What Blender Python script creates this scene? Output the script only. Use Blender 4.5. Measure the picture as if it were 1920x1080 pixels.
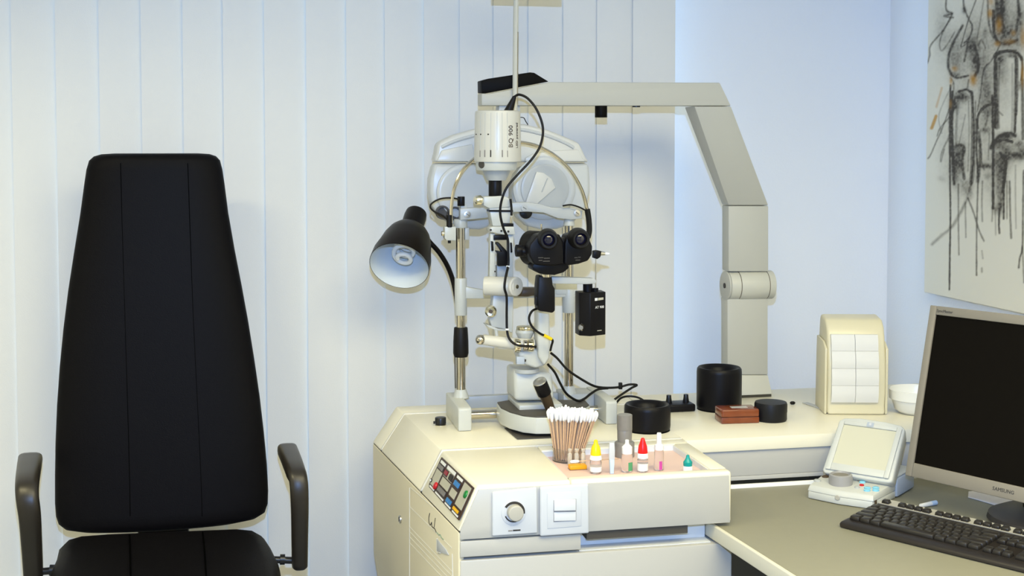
import bpy, bmesh, math, random
import numpy as np
from mathutils import Vector as V, Matrix

for o in list(bpy.data.objects):
    bpy.data.objects.remove(o)
random.seed(7)
SC = bpy.context.scene
COL = SC.collection

# ------------------------------------------------------------------ camera
F, CX, CY = 2450.0, 960.0, 378.0            # focal length and principal point for a 1920 x 1080 frame
YAW, PITCH, EYE = math.radians(12.0), math.atan(113 / 2450.0), 1.47
FW = V((math.sin(YAW) * math.cos(PITCH), math.cos(YAW) * math.cos(PITCH), -math.sin(PITCH)))
RT = V((math.cos(YAW), -math.sin(YAW), 0))
UP = RT.cross(FW)
CAM = V((0, 0, EYE))
cd = bpy.data.cameras.new('camera')
cd.sensor_width = 36.0
cd.lens = 36.0 * F / 1920.0
cd.shift_y = -(540 - CY) / 1920.0
cd.clip_start = 0.02
cam = bpy.data.objects.new('camera', cd)
COL.objects.link(cam)
m = Matrix((RT, UP, -FW)).transposed().to_4x4()
m.translation = CAM
cam.matrix_world = m
SC.camera = cam

# ------------------------------------------------------------------ light and exposure
SC.view_settings.view_transform = 'Standard'
SC.view_settings.look = 'None'
SC.view_settings.exposure = 0.0
SC.view_settings.gamma = 1.0
SC.view_settings.use_curve_mapping = False
w = bpy.data.worlds.new('world')
SC.world = w
w.use_nodes = True
w.node_tree.nodes['Background'].inputs[0].default_value = (0.8, 0.9, 1.0, 1)
w.node_tree.nodes['Background'].inputs[1].default_value = 0.05

def area_light(name, loc, target, sx, sy, power, col):
    l = bpy.data.lights.new(name, 'AREA')
    l.shape = 'RECTANGLE'
    l.size, l.size_y, l.energy, l.color = sx, sy, power, col
    o = bpy.data.objects.new(name, l)
    COL.objects.link(o)
    o.location = loc
    o.rotation_euler = (V(target) - V(loc)).to_track_quat('-Z', 'Y').to_euler()
    return o

# warm fluorescent luminaire on the ceiling, a long one lying along the room
lum = area_light('ceiling_and_fill_light', (-1.15, 1.78, 2.54), (-1.15, 1.78, 0), 0.8, 0.30, 30, (1.0, 0.89, 0.52))
lum.data.spread = math.radians(140)
# added warm fill from above, an unseen lamp to lift the right wall
area_light('ceiling_and_fill_light', (0.75, 0.70, 2.54), (0.75, 0.70, 0), 2.0, 1.7, 88, (1.0, 0.90, 0.55)).data.spread = math.radians(160)
# the camera's own flash, a little above the lens
fl = bpy.data.lights.new('camera_flash_light', 'SPOT')
fl.energy, fl.color, fl.shadow_soft_size = 215, (0.26, 0.48, 1.0), 0.012
fl.spot_size, fl.spot_blend = math.radians(80), 0.6
flo = bpy.data.objects.new('camera_flash_light', fl)
COL.objects.link(flo)
flo.location = CAM + V((0.0, 0.0, 0.19))
flo.rotation_euler = (FW + V((0, 0, -0.02))).to_track_quat('-Z', 'Y').to_euler()

# ------------------------------------------------------------------ helpers
def ray(u, v):
    return FW + RT * ((u - CX) / F) - UP * ((v - CY) / F)

def at(u, v, y):                 # a point of the vertical plane Y = y
    d = ray(u, v)
    return CAM + d * (y / d.y)

def oz(u, v, z):                 # a point of the horizontal plane Z = z
    d = ray(u, v)
    return CAM + d * ((z - EYE) / d.z)

def ox(u, v, x):
    d = ray(u, v)
    return CAM + d * (x / d.x)

def onplane(u, v, p, n):
    d = ray(u, v)
    return CAM + d * ((p - CAM).dot(n) / d.dot(n))

def depth(p):
    return (V(p) - CAM).dot(FW)

def mpp(p):                      # metres for one photograph pixel at p
    return depth(p) / F

def zat(x, y, v):                # height at which the upright through (x, y) crosses image row v
    lo, hi = -1.0, 4.0
    for _ in range(50):
        mid = (lo + hi) / 2
        q = V((x, y, mid)) - CAM
        vv = CY - F * q.dot(UP) / q.dot(FW)
        if vv > v:
            lo = mid
        else:
            hi = mid
    return lo

MATS = {}

def mat(name, col, rough=0.5, metal=0.0, bump=0.0, bscale=300.0, var=0.0, vscale=6.0, trans=0.0, coat=0.0, emit=0.0, spec=0.5, ior=1.45):
    mt = bpy.data.materials.new(name)
    mt.use_nodes = True
    nt = mt.node_tree
    b = nt.nodes['Principled BSDF']
    b.inputs['Base Color'].default_value = (*col, 1)
    b.inputs['Roughness'].default_value = rough
    b.inputs['Metallic'].default_value = metal
    b.inputs['Specular IOR Level'].default_value = spec
    b.inputs['Transmission Weight'].default_value = trans
    b.inputs['Coat Weight'].default_value = coat
    b.inputs['IOR'].default_value = ior
    tc = nt.nodes.new('ShaderNodeTexCoord')
    if var > 0:
        n = nt.nodes.new('ShaderNodeTexNoise')
        n.inputs['Scale'].default_value = vscale
        n.inputs['Detail'].default_value = 4
        nt.links.new(tc.outputs['Object'], n.inputs['Vector'])
        r = nt.nodes.new('ShaderNodeMix')
        r.data_type = 'RGBA'
        r.inputs[6].default_value = (*[c * (1 - var) for c in col], 1)
        r.inputs[7].default_value = (*[min(1, c * (1 + var)) for c in col], 1)
        nt.links.new(n.outputs['Fac'], r.inputs[0])
        nt.links.new(r.outputs[2], b.inputs['Base Color'])
    if bump > 0:
        n = nt.nodes.new('ShaderNodeTexNoise')
        n.inputs['Scale'].default_value = bscale
        n.inputs['Detail'].default_value = 3
        nt.links.new(tc.outputs['Object'], n.inputs['Vector'])
        bp = nt.nodes.new('ShaderNodeBump')
        bp.inputs['Strength'].default_value = bump
        bp.inputs['Distance'].default_value = 0.002
        nt.links.new(n.outputs['Fac'], bp.inputs['Height'])
        nt.links.new(bp.outputs['Normal'], b.inputs['Normal'])
    MATS[name] = mt
    return mt

mat('wall_paint', (0.85, 0.87, 0.90), 0.75, bump=0.25, bscale=160, var=0.015, vscale=3)
mat('ceiling_paint', (0.8, 0.8, 0.78), 0.9, bump=0.1)
mat('floor_lino', (0.22, 0.25, 0.30), 0.5, var=0.15, vscale=25)
mat('slat_fabric', (0.79, 0.78, 0.735), 0.65, bump=0.12, bscale=450, var=0.01)
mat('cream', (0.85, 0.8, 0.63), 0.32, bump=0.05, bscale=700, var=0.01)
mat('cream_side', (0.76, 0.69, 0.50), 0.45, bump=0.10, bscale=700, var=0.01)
mat('cream_front_dimmed', (0.47, 0.46, 0.425), 0.38, bump=0.05, bscale=700)  # cream for front faces, flash brightness taken back out of the colour
mat('seam_white', (0.74, 0.71, 0.62), 0.4)
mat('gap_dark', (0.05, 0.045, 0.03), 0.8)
mat('recess_white', (0.72, 0.74, 0.74), 0.5)
mat('instrument_white', (0.56, 0.57, 0.525), 0.35, bump=0.04, bscale=600)
mat('instrument_grey', (0.47, 0.49, 0.485), 0.35)
mat('arm_enamel', (0.5, 0.49, 0.425), 0.45, bump=0.06, bscale=700)
mat('arm_light', (0.58, 0.565, 0.475), 0.4)
mat('ivory', (0.63, 0.61, 0.53), 0.3)
mat('refractor_white', (0.56, 0.575, 0.56), 0.3)
mat('refractor_cover', (0.63, 0.625, 0.575), 0.3)
mat('refractor_grey', (0.47, 0.485, 0.47), 0.35)
mat('chrome', (0.64, 0.59, 0.5), 0.13, metal=1.0)
mat('brass', (0.80, 0.74, 0.56), 0.18, metal=1.0)
mat('steel', (0.62, 0.60, 0.56), 0.3, metal=1.0)
mat('black_plastic', (0.010, 0.010, 0.011), 0.32)
mat('black_satin', (0.0055, 0.005, 0.006), 0.40, spec=0.2)
mat('black_rubber', (0.008, 0.007, 0.006), 0.5, spec=0.25)
mat('dark_grey', (0.065, 0.058, 0.048), 0.5, bump=0.1, bscale=800)
mat('lens_glass', (0.004, 0.004, 0.02), 0.03, coat=1.0)
mat('leather', (0.0040, 0.0036, 0.0042), 0.52, bump=0.18, bscale=420, spec=0.09)
mat('seam_thread', (0.002, 0.002, 0.002), 0.8, spec=0.0)
mat('armrest_foam', (0.022, 0.018, 0.013), 0.38, bump=0.05, bscale=500)
mat('lamp_black', (0.009, 0.0065, 0.0048), 0.34, spec=0.15)
mat('lamp_white', (0.70, 0.76, 0.80), 0.45)
mat('bulb_glass', (0.80, 0.80, 0.77), 0.2, coat=0.5)
mat('desk_lino', (0.275, 0.262, 0.188), 0.55, bump=0.05, bscale=900, var=0.03, vscale=40)
mat('desk_edge', (0.70, 0.67, 0.54), 0.4)
mat('switch_white', (0.6, 0.62, 0.65), 0.25)
mat('knob_cream', (0.46, 0.44, 0.38), 0.35)
mat('label_white', (0.85, 0.85, 0.82), 0.5)
mat('panel_frame', (0.05, 0.025, 0.015), 0.4)
mat('panel_beige', (0.50, 0.48, 0.38), 0.5)
mat('panel_dark', (0.045, 0.032, 0.028), 0.4)
mat('panel_grey', (0.22, 0.20, 0.18), 0.5)
mat('button_red', (0.55, 0.015, 0.02), 0.35)
mat('button_darkred', (0.28, 0.02, 0.03), 0.35)
mat('button_green', (0.01, 0.20, 0.035), 0.35)
mat('button_blue', (0.05, 0.22, 0.50), 0.35)
mat('button_yellow', (0.90, 0.48, 0.01), 0.35)
mat('ink_dark', (0.03, 0.025, 0.02), 0.6)
mat('ink_green', (0.22, 0.33, 0.22), 0.6)
mat('wood_red', (0.2, 0.043, 0.01), 0.25, var=0.35, vscale=30, coat=0.4)
mat('wood_dark', (0.08, 0.016, 0.006), 0.5)
mat('tin_black', (0.010, 0.010, 0.011), 0.45, bump=0.1, spec=0.25)
mat('tip_metal', (0.5, 0.5, 0.47), 0.4)
mat('clear_acrylic', (0.95, 0.93, 0.90), 0.06, trans=0.95, ior=1.3)
mat('ampoule_glass', (0.86, 0.80, 0.68), 0.12, trans=0.55, ior=1.3)
mat('clear_pink', (0.96, 0.86, 0.83), 0.12, trans=0.85, ior=1.3)
mat('pink_liner', (0.80, 0.58, 0.50), 0.5)
mat('smoke_grey', (0.23, 0.22, 0.20), 0.3, var=0.1, vscale=60)
mat('cap_yellow', (0.93, 0.66, 0.005), 0.35)
mat('cap_red', (0.75, 0.008, 0.008), 0.3)
mat('cap_white', (0.86, 0.87, 0.87), 0.3)
mat('cap_teal', (0.005, 0.30, 0.27), 0.3)
mat('orange_liquid', (0.93, 0.42, 0.01), 0.4)
mat('label_green', (0.08, 0.32, 0.14), 0.5)
mat('label_magenta', (0.55, 0.06, 0.32), 0.5)
mat('label_blue', (0.55, 0.70, 0.88), 0.4)
mat('swab_wood', (0.66, 0.44, 0.26), 0.6, var=0.1, vscale=90)
mat('cotton', (0.92, 0.92, 0.90), 0.95, bump=0.4, bscale=900)
mat('paper', (0.74, 0.73, 0.69), 0.8, bump=0.15, bscale=60)
mat('paper_pink', (0.80, 0.76, 0.75), 0.8)
mat('dispenser_cream', (0.80, 0.73, 0.50), 0.3, trans=0.12)
mat('bowl_white', (0.86, 0.85, 0.78), 0.3)
mat('device_white', (0.6, 0.61, 0.565), 0.38)
mat('device_grey', (0.42, 0.47, 0.54), 0.45)
mat('device_screen_glare', (0.62, 0.60, 0.46), 0.22, coat=0.3)  # switched-off panel, warm room reflection put into the base colour
mat('dial_grey', (0.34, 0.33, 0.32), 0.35)
mat('dial_top', (0.22, 0.20, 0.16), 0.5)
mat('button_cyan', (0.25, 0.60, 0.78), 0.35)
mat('monitor_silver', (0.25, 0.225, 0.18), 0.42)
mat('monitor_bezel', (0.55, 0.52, 0.47), 0.4)
mat('monitor_screen', (0.0045, 0.0035, 0.0025), 0.5, spec=0.07)
mat('monitor_stand', (0.035, 0.030, 0.027), 0.5)
mat('keyboard_black', (0.018, 0.014, 0.011), 0.4)
mat('keyboard_silver', (0.42, 0.40, 0.34), 0.4)
mat('key_black', (0.022, 0.019, 0.016), 0.33)
mat('yellow_band', (0.85, 0.62, 0.01), 0.4)
mat('arm_black', (0.004, 0.0035, 0.003), 0.5, spec=0.08)
mat('chinrest_brown', (0.07, 0.045, 0.022), 0.4)

class G:
    def __init__(s):
        s.bm = bmesh.new()

    def face(s, vs):
        try:
            return s.bm.faces.new(vs)
        except ValueError:
            return None

    def box(s, c, size, rot=None):
        c = V(c)
        h = [x / 2 for x in size]
        vs = []
        for k in range(8):
            p = V((h[0] * (1 if k & 1 else -1), h[1] * (1 if k & 2 else -1), h[2] * (1 if k & 4 else -1)))
            if rot is not None:
                p = rot @ p
            vs.append(s.bm.verts.new(c + p))
        for f in ((0, 2, 3, 1), (4, 5, 7, 6), (0, 1, 5, 4), (2, 6, 7, 3), (0, 4, 6, 2), (1, 3, 7, 5)):
            s.face([vs[i] for i in f])
        return s

    def span(s, a, b):           # box from corner to corner
        a, b = V(a), V(b)
        return s.box((a + b) / 2, [abs(x) for x in (b - a)])

    def prism(s, pts, ext):      # planar outline pushed along a vector
        ext = V(ext)
        a = [s.bm.verts.new(V(p)) for p in pts]
        b = [s.bm.verts.new(V(p) + ext) for p in pts]
        n = len(a)
        s.face(list(reversed(a)))
        s.face(b)
        for i in range(n):
            s.face([a[i], a[(i + 1) % n], b[(i + 1) % n], b[i]])
        return s

    def hexa(s, a, b):           # solid between two quads
        return s.loft([a, b])

    def loft(s, rings, caps=True, closed=True):
        rr = [[s.bm.verts.new(V(p)) for p in r] for r in rings]
        n = len(rr[0])
        for i in range(len(rr) - 1):
            for j in range(n if closed else n - 1):
                s.face([rr[i][j], rr[i][(j + 1) % n], rr[i + 1][(j + 1) % n], rr[i + 1][j]])
        if caps:
            s.face(list(reversed(rr[0])))
            s.face(rr[-1])
        return s

    def lathe(s, prof, o, ax, n=28, caps=True):      # prof: (radius, distance along the axis)
        o, ax = V(o), V(ax).normalized()
        t = V((0, 0, 1)) if abs(ax.z) < 0.9 else V((1, 0, 0))
        e1 = ax.cross(t).normalized()
        e2 = ax.cross(e1)
        rings = []
        for r, h in prof:
            r = max(r, 1e-5)
            rings.append([o + ax * h + (e1 * math.cos(2 * math.pi * k / n) + e2 * math.sin(2 * math.pi * k / n)) * r for k in range(n)])
        return s.loft(rings, caps)

    def cyl(s, p0, p1, r0, r1=None, n=24):
        p0, p1 = V(p0), V(p1)
        return s.lathe([(r0, 0), (r0 if r1 is None else r1, (p1 - p0).length)], p0, p1 - p0, n)

    def ball(s, c, r, n=18, sq=(1, 1, 1)):
        rings = []
        for i in range(1, n // 2):
            a = math.pi * i / (n // 2)
            rings.append([V(c) + V((r * sq[0] * math.sin(a) * math.cos(2 * math.pi * k / n), r * sq[1] * math.sin(a) * math.sin(2 * math.pi * k / n), r * sq[2] * math.cos(a))) for k in range(n)])
        return s.loft(rings)

    def tube(s, path, r, n=8, sub=6, rr=None):
        pts = smooth(path, sub)
        rings = []
        prev = None
        L = len(pts)
        for i, p in enumerate(pts):
            d = (pts[min(i + 1, L - 1)] - pts[max(i - 1, 0)]).normalized()
            if prev is None:
                t = V((0, 0, 1)) if abs(d.z) < 0.9 else V((0, 1, 0))
                e1 = d.cross(t).normalized()
            else:
                e1 = (prev - d * prev.dot(d)).normalized()
            prev = e1
            e2 = d.cross(e1)
            q = r if rr is None else rr(i / (L - 1))
            rings.append([p + (e1 * math.cos(2 * math.pi * k / n) + e2 * math.sin(2 * math.pi * k / n)) * q for k in range(n)])
        return s.loft(rings)

    def mesh(s, name, bevel=0.0, seg=2, ang=35):
        bm = s.bm
        bmesh.ops.recalc_face_normals(bm, faces=bm.faces[:])
        if bevel > 0:
            es = [e for e in bm.edges if len(e.link_faces) == 2 and e.calc_face_angle(0) > math.radians(28)]
            bmesh.ops.bevel(bm, geom=es, offset=bevel, segments=seg, profile=0.5, affect='EDGES', clamp_overlap=True)
        me = bpy.data.meshes.new(name)
        bm.to_mesh(me)
        bm.free()
        me.polygons.foreach_set('use_smooth', [True] * len(me.polygons))
        me.set_sharp_from_angle(angle=math.radians(ang))
        return me

    def obj(s, name, mt, parent=None, bevel=0.0, seg=2, label=None, local=False, ang=35):
        return link(name, s.mesh(name, bevel, seg, ang), mt, parent, label, local)

def smooth(path, sub):
    P = [V(p) for p in path]
    if sub <= 1 or len(P) < 3:
        return P
    out = []
    for i in range(len(P) - 1):
        p0, p1, p2, p3 = P[max(i - 1, 0)], P[i], P[i + 1], P[min(i + 2, len(P) - 1)]
        for k in range(sub):
            t = k / sub
            out.append(0.5 * ((2 * p1) + (p2 - p0) * t + (2 * p0 - 5 * p1 + 4 * p2 - p3) * t * t + (3 * p1 - p0 - 3 * p2 + p3) * t ** 3))
    out.append(P[-1])
    return out

MW = {}

def link(name, me, mt, parent=None, label=None, local=False):
    if mt is not None:
        me.materials.clear()
        me.materials.append(MATS[mt] if isinstance(mt, str) else mt)
    o = bpy.data.objects.new(name, me)
    COL.objects.link(o)
    if parent is not None:
        o.parent = parent
        if not local and parent.name in MW:
            o.matrix_parent_inverse = MW[parent.name].inverted()
    if label:
        o['label'] = label
    return o

def thing(name, label, cat, loc=(0, 0, 0), rotz=0.0, group=None):
    o = bpy.data.objects.new(name, None)
    COL.objects.link(o)
    o.empty_display_size = 0.05
    o.location = loc
    o.rotation_euler = (0, 0, rotz)
    o['label'], o['category'] = label, cat
    if group:
        o['group'] = group
    MW[o.name] = Matrix.Translation(V(loc)) @ Matrix.Rotation(rotz, 4, 'Z')
    return o

def tag(o, label, cat, group=None):
    o['label'], o['category'] = label, cat
    if group:
        o['group'] = group
    return o

def structure(o):
    o['kind'] = 'structure'
    return o

def text(body, size, p, xd, yd, mt, parent, ext=0.0002, local=False, align='CENTER', name='lettering'):
    c = bpy.data.curves.new('t', 'FONT')
    c.body, c.size, c.extrude = body, size, ext
    c.align_x, c.align_y = align, 'CENTER'
    c.resolution_u = 2
    o = bpy.data.objects.new('t', c)
    COL.objects.link(o)
    dg = bpy.context.evaluated_depsgraph_get()
    me = bpy.data.meshes.new_from_object(o.evaluated_get(dg))
    bpy.data.objects.remove(o)
    xd, yd = V(xd).normalized(), V(yd).normalized()
    M = Matrix((xd, yd, xd.cross(yd))).transposed().to_4x4()
    M.translation = V(p)
    me.transform(M)
    return link(name, me, mt, parent, None, local)

def px(pts, y):
    return [at(u, v, y) for u, v in pts]

def plate(g, pts, y, d):         # upright plate whose front outline is seen at depth y
    return g.prism(px(pts, y), (0, d, 0))

def disc_pts(c, r, n, e1, e2):
    return [V(c) + e1 * (r * math.cos(2 * math.pi * k / n)) + e2 * (r * math.sin(2 * math.pi * k / n)) for k in range(n)]

ZT = 0.79        # instrument table top
ZD = 0.675       # grey desk top
YW, XW = 3.60, 1.92

# ================================================================== the room
structure(G().span((-2.3, -2.2, -0.1), (2.02, 3.7, 0)).obj('floor', 'floor_lino'))
structure(G().span((-2.3, -2.2, 2.6), (2.02, 3.7, 2.7)).obj('ceiling', 'ceiling_paint'))
structure(G().span((-2.3, YW, 0), (2.02, 3.7, 2.6)).obj('wall_back', 'wall_paint'))
structure(G().span((XW, -2.2, 0), (2.02, YW, 2.6)).obj('wall_right', 'wall_paint'))
structure(G().span((-2.3, -2.2, 0), (-2.2, YW, 2.6)).obj('wall_left', 'wall_paint'))
structure(G().span((-2.2, -2.2, 0), (XW, -2.1, 2.6)).obj('wall_front', 'wall_paint'))

# daylight window behind the blind; its light leaks out between the slats and past the blind's edge
sky = bpy.data.materials.new('daylight_pane'); sky.use_nodes = True
b_ = sky.node_tree.nodes['Principled BSDF']
b_.inputs['Base Color'].default_value = (0.5, 0.6, 0.7, 1)
b_.inputs['Emission Color'].default_value = (0.45, 0.70, 1.0, 1)
b_.inputs['Emission Strength'].default_value = 3.0
win = structure(bpy.data.objects.new('window_1', None)); COL.objects.link(win); win.location = (0, YW, 0.15); MW[win.name] = Matrix.Translation((0, YW, 0.15))
for k in range(2):
    G().span((-1.36 + 1.26 * k, YW - 0.006, 0.20), (-0.16 + 1.26 * k, YW - 0.002, 2.35)).obj('pane', sky, win)
g = G()
for x in (-1.42, -0.16, 1.10):
    g.span((x, YW - 0.012, 0.14), (x + 0.06, YW - 0.0005, 2.41))
g.span((-1.36, YW - 0.012, 0.14), (1.10, YW - 0.0005, 0.20)); g.span((-1.36, YW - 0.012, 2.35), (1.10, YW - 0.0005, 2.41))
g.obj('window_frame', 'cap_white', win)

# vertical blind in front of the back wall; each slat's left edge overlaps its neighbour
blind = thing('vertical_blind', 'white vertical fabric blind hanging across the back wall behind chair and instruments', 'blind', (0.3, 3.5, 0.04))
lefts = [-0.5469, -0.4411, -0.3353, -0.2317, -0.1275, -0.0260, 0.0796, 0.1879, 0.2934, 0.3959, 0.5012, 0.5989, 0.6919, 0.7888, 0.8869, 0.9830, 1.0864]
lefts = [-0.5469 - 0.103 * k for k in range(9, 0, -1)] + lefts
gs = G()
a, b = V((0, -0.004, 0)), V((0.127, 0.006, 0))
nseg = 6
ring = []
for k in range(nseg + 1):
    t = k / nseg
    p = a.lerp(b, t) + V((0, -0.003 * math.sin(math.pi * t), 0))
    ring.append(p)
ring2 = [p + V((0, 0.0012, 0)) for p in reversed(ring)]
gs.loft([[p + V((0, 0, 0.04)) for p in ring + ring2], [p + V((0, 0, 2.44)) for p in ring + ring2]])
slat_me = gs.mesh('slat', ang=60)
for x in lefts:
    s = link('slat', slat_me, None if slat_me.materials else 'slat_fabric', blind)
    s.location = (x, 3.5, 0)
G().span((-1.6, 3.46, 2.44), (1.24, 3.54, 2.5)).obj('head_rail', 'cap_white', blind, 0.004)

# ================================================================== instrument cabinet
cab = thing('instrument_cabinet', 'large cream instrument cabinet with chamfered side, control panel and recessed front tray', 'cabinet', (0.7, 2.9, 0))
YF, YB = 2.515, 3.317
XR = 1.0

def xt(y):                       # top left edge
    return 0.465 + (0.401 - 0.465) * (y - YF) / (YB - YF)

def xl(y):                       # lower edge of the chamfer
    return 0.428 + (0.341 - 0.428) * (y - YF) / (YB - YF)

ZL = 0.703

def ring_sec(y, xr, zt=ZT, bot=0.66):
    return [(xt(y), y, zt), (xr, y, zt), (xr, y, bot), (xl(y), y, bot), (xl(y), y, ZL)]

g = G(); g.loft([ring_sec(3.222, 1.02, bot=0.69), ring_sec(YB, 1.02, bot=0.69)]); g.obj('rear_panel', 'cream', cab, 0.004)
g = G(); g.loft([ring_sec(2.823, 1.0, bot=0.69), ring_sec(3.216, 1.0, bot=0.69)]); g.obj('middle_panel', 'cream', cab, 0.0015, 2)
# pale seam beads between the panels
for y in (3.219, 2.820):
    g = G()
    y0, y1 = y - 0.0035, y + 0.0035
    o = 0.0018
    n = V((-(ZT - ZL), 0, xt(y) - xl(y))).normalized() * -o
    n = V((-abs(ZT - ZL), 0, abs(xt(y) - xl(y)))).normalized() * o
    def sec(yy):
        A, Bq, Cq = V((xl(yy), yy, ZL)) + n, V((xt(yy), yy, ZT + o)), V((0.995, yy, ZT + o))
        return [A, Bq, Cq, Cq - V((0, 0, .006)), Bq - V((-.004, 0, .006)), A + V((.006, 0, -.001))]
    g.loft([sec(y0), sec(y1)])
    g.obj('seam_bead', 'seam_white', cab, 0.0008)
# front part: chamfer corner, top around the tray opening, front panel
HX0, HX1, HY0, HY1 = 0.656, 0.962, 2.545, 2.776
g = G()
g.loft([ring_sec(YF, HX0, bot=0.682), ring_sec(2.817, HX0, bot=0.682)])
g.obj('front_panel', 'cream', cab, 0.006, 3)
g = G()
g.span((HX0, HY1, 0.70), (0.998, 2.817, ZT)); g.span((HX1, HY0, 0.70), (0.998, HY1, ZT))
o = g.obj('tray_rim', 'cream', cab, 0.004)
G().span((HX0, YF, 0.682), (0.998, HY0, ZT)).obj('tray_front', 'cream', cab, 0.006, 3)
G().span((xl(YF) + 0.002, YF - 0.0015, 0.648), (HX0 + 0.02, YF + 0.02, 0.6795)).obj('front_strip', 'cream_front_dimmed', cab, 0.001)
# front skin of the cream cabinet, its colour greyed to offset the flash
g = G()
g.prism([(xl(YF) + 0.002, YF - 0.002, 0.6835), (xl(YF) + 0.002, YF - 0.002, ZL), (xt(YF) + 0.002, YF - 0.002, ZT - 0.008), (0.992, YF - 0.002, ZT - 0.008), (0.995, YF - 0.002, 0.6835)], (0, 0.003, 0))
g.obj('front_tone_skin', 'cream_front_dimmed', cab, 0.001)
# tray insides
tray_z = 0.775
G().span((HX0, HY0, tray_z - 0.006), (HX1, HY1, tray_z)).obj('tray_floor', 'pink_liner', cab)
g = G()
g.span((HX0, HY1 - 0.002, tray_z), (HX1, HY1, ZT - 0.004)); g.span((HX0, HY0, tray_z), (HX0 + 0.002, HY1, ZT - 0.004))
g.span((HX1 - 0.002, HY0, tray_z), (HX1, HY1, ZT - 0.004)); g.span((HX0, HY0, tray_z), (HX1, HY0 + 0.002, ZT - 0.004))
g.obj('tray_wall', 'recess_white', cab)
# drawer recess under the tray
g = G(); g.span((HX0 + 0.02, 2.56, 0.64), (0.957, 2.60, 0.684)); g.obj('recess_back', 'recess_white', cab)
G().span((HX0 + 0.02, YF + 0.01, 0.641), (0.957, 2.56, 0.6425)).obj('recess_floor', 'recess_white', cab)
g = G(); g.span((0.690, 2.520, 0.6655), (0.905, 2.56, 0.681)); g.obj('drawer_shade', 'dark_grey', cab)  # dark block standing in for the shade under the tray
# lower body
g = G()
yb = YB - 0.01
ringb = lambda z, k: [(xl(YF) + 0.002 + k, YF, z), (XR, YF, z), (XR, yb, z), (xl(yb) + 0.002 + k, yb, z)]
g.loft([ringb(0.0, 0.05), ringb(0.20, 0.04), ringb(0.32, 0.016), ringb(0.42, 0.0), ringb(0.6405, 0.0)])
g.obj('base', 'cream_front_dimmed', cab, 0.003)
G().span((xl(2.6) + 0.01, YF + 0.03, 0.6405), (HX0 + 0.02, yb, 0.692)).obj('core', 'cream_front_dimmed', cab)
# side skin with door, slots, emblem
def side(y, z, o=0.0):           # point on the left side face
    k = 0 if z > 0.42 else (0.42 - z) / 0.10 * 0.016
    return V((xl(y) + 0.002 + k - o, y, z))
sidep, siden = side(2.9, 0.6), V((-1, -(0.428 - 0.341) / (YB - YF) * -1, 0)).normalized()
siden = (side(YB, .6) - side(YF, .6)).cross(V((0, 0, 1))).normalized()
if siden.x > 0:
    siden = -siden

def sp(u, v, o=0.0):
    return onplane(u, v, sidep, siden) + siden * o
g = G()
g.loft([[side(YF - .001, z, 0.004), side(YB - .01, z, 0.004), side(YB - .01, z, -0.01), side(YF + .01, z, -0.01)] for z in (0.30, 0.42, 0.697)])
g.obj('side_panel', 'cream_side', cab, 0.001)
G().prism([side(YF, 0.7005, .002), side(YB - .01, 0.7005, .002), side(YB - .01, 0.6975, .002), side(YF, 0.6975, .002)], (0.02, 0, 0)).obj('gap_shade', 'gap_dark', cab)  # dark strip standing in for the shade in the gap below the chamfer
def groove(p, q, r, mt, name):
    return G().tube([p, q], r, 6, 1).obj(name, mt, cab)
O = 0.0042
groove(sp(771.5, 914, O), sp(771.5, 1085, O), 0.0012, 'seam_white', 'door_seam')
groove(sp(773, 914, O), sp(815, 950, O), 0.0010, 'seam_white', 'door_seam')
groove(sp(772, 950, O), sp(851, 1027, O), 0.0010, 'seam_white', 'door_seam')
groove(sp(852, 1038, O), sp(853, 1085, O), 0.0012, 'seam_white', 'door_seam')
for v0 in (988, 997, 1007, 1018):
    groove(sp(772, v0, O), sp(772 + 80, v0 + 84, O), 0.0009, 'seam_white', 'vent_slot')
g = G(); g.prism([sp(824, 1010, O), sp(841, 1030, O), sp(846, 1040, O), sp(835, 1037, O), sp(824, 1032, O)], siden * 0.002); g.obj('pull_recess', 'switch_white', cab, 0.0004)
g = G(); g.tube([sp(824, 1009, .005), sp(824, 1033, .005), sp(830, 1036, .005)], 0.0016, 6); g.obj('pull_edge', 'seam_white', cab)
g = G(); g.cyl(sp(754.5, 973, 0.0), sp(754.5, 973, 0.008), 0.009); lk = g.obj('lock', 'steel', cab, 0.001)
g = G(); g.box(sp(754.5, 973, 0.008), (0.002, 0.003, 0.010)); g.obj('keyhole', 'ink_dark', lk)
g = G(); g.tube([sp(809.5, 962, .0045), sp(808, 970, .0045), sp(808.5, 980, .0045), sp(811, 984, .0045), sp(813, 979, .0045), sp(814, 987, .0045), sp(818, 990, .0045), sp(820, 993, .0045), sp(822, 998, .0045)], 0.0009, 6); g.obj('script_emblem', 'ink_dark', cab)
g = G(); g.tube([sp(820, 971, .0045), sp(819, 980, .0045), sp(818, 988, .0045)], 0.0007, 6); g.obj('script_emblem', 'ink_dark', cab)
g = G(); g.tube([sp(823, 998, .0045), sp(827, 1003, .0045), sp(829, 1002, .0045), sp(832, 1008, .0045), sp(836, 1012, .0045)], 0.0009, 6); g.obj('script_emblem', 'ink_green', cab)

# control panel on the chamfer
cp = V((xt(2.66), 2.66, ZT))
e_y = (V((xt(YF), YF, ZT)) - V((xt(YB), YB, ZT))).normalized()
cn = (V((xl(2.66), 2.66, ZL)) - cp).cross(e_y).normalized()
if cn.x > 0:
    cn = -cn
TL, TR, BR, BL = [onplane(u, v, cp, cn) for u, v in ((829.6, 857.8), (890, 915), (861.5, 976), (804.5, 912))]

def pp(s, t, o=0.0):
    return (TL.lerp(TR, s)).lerp(BL.lerp(BR, s), t) + cn * o
panel = G().prism([pp(0, 0, .0003), pp(1, 0, .0003), pp(1, 1, .0003), pp(0, 1, .0003)], cn * 0.0022).obj('control_panel', 'panel_frame', cab)

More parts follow.
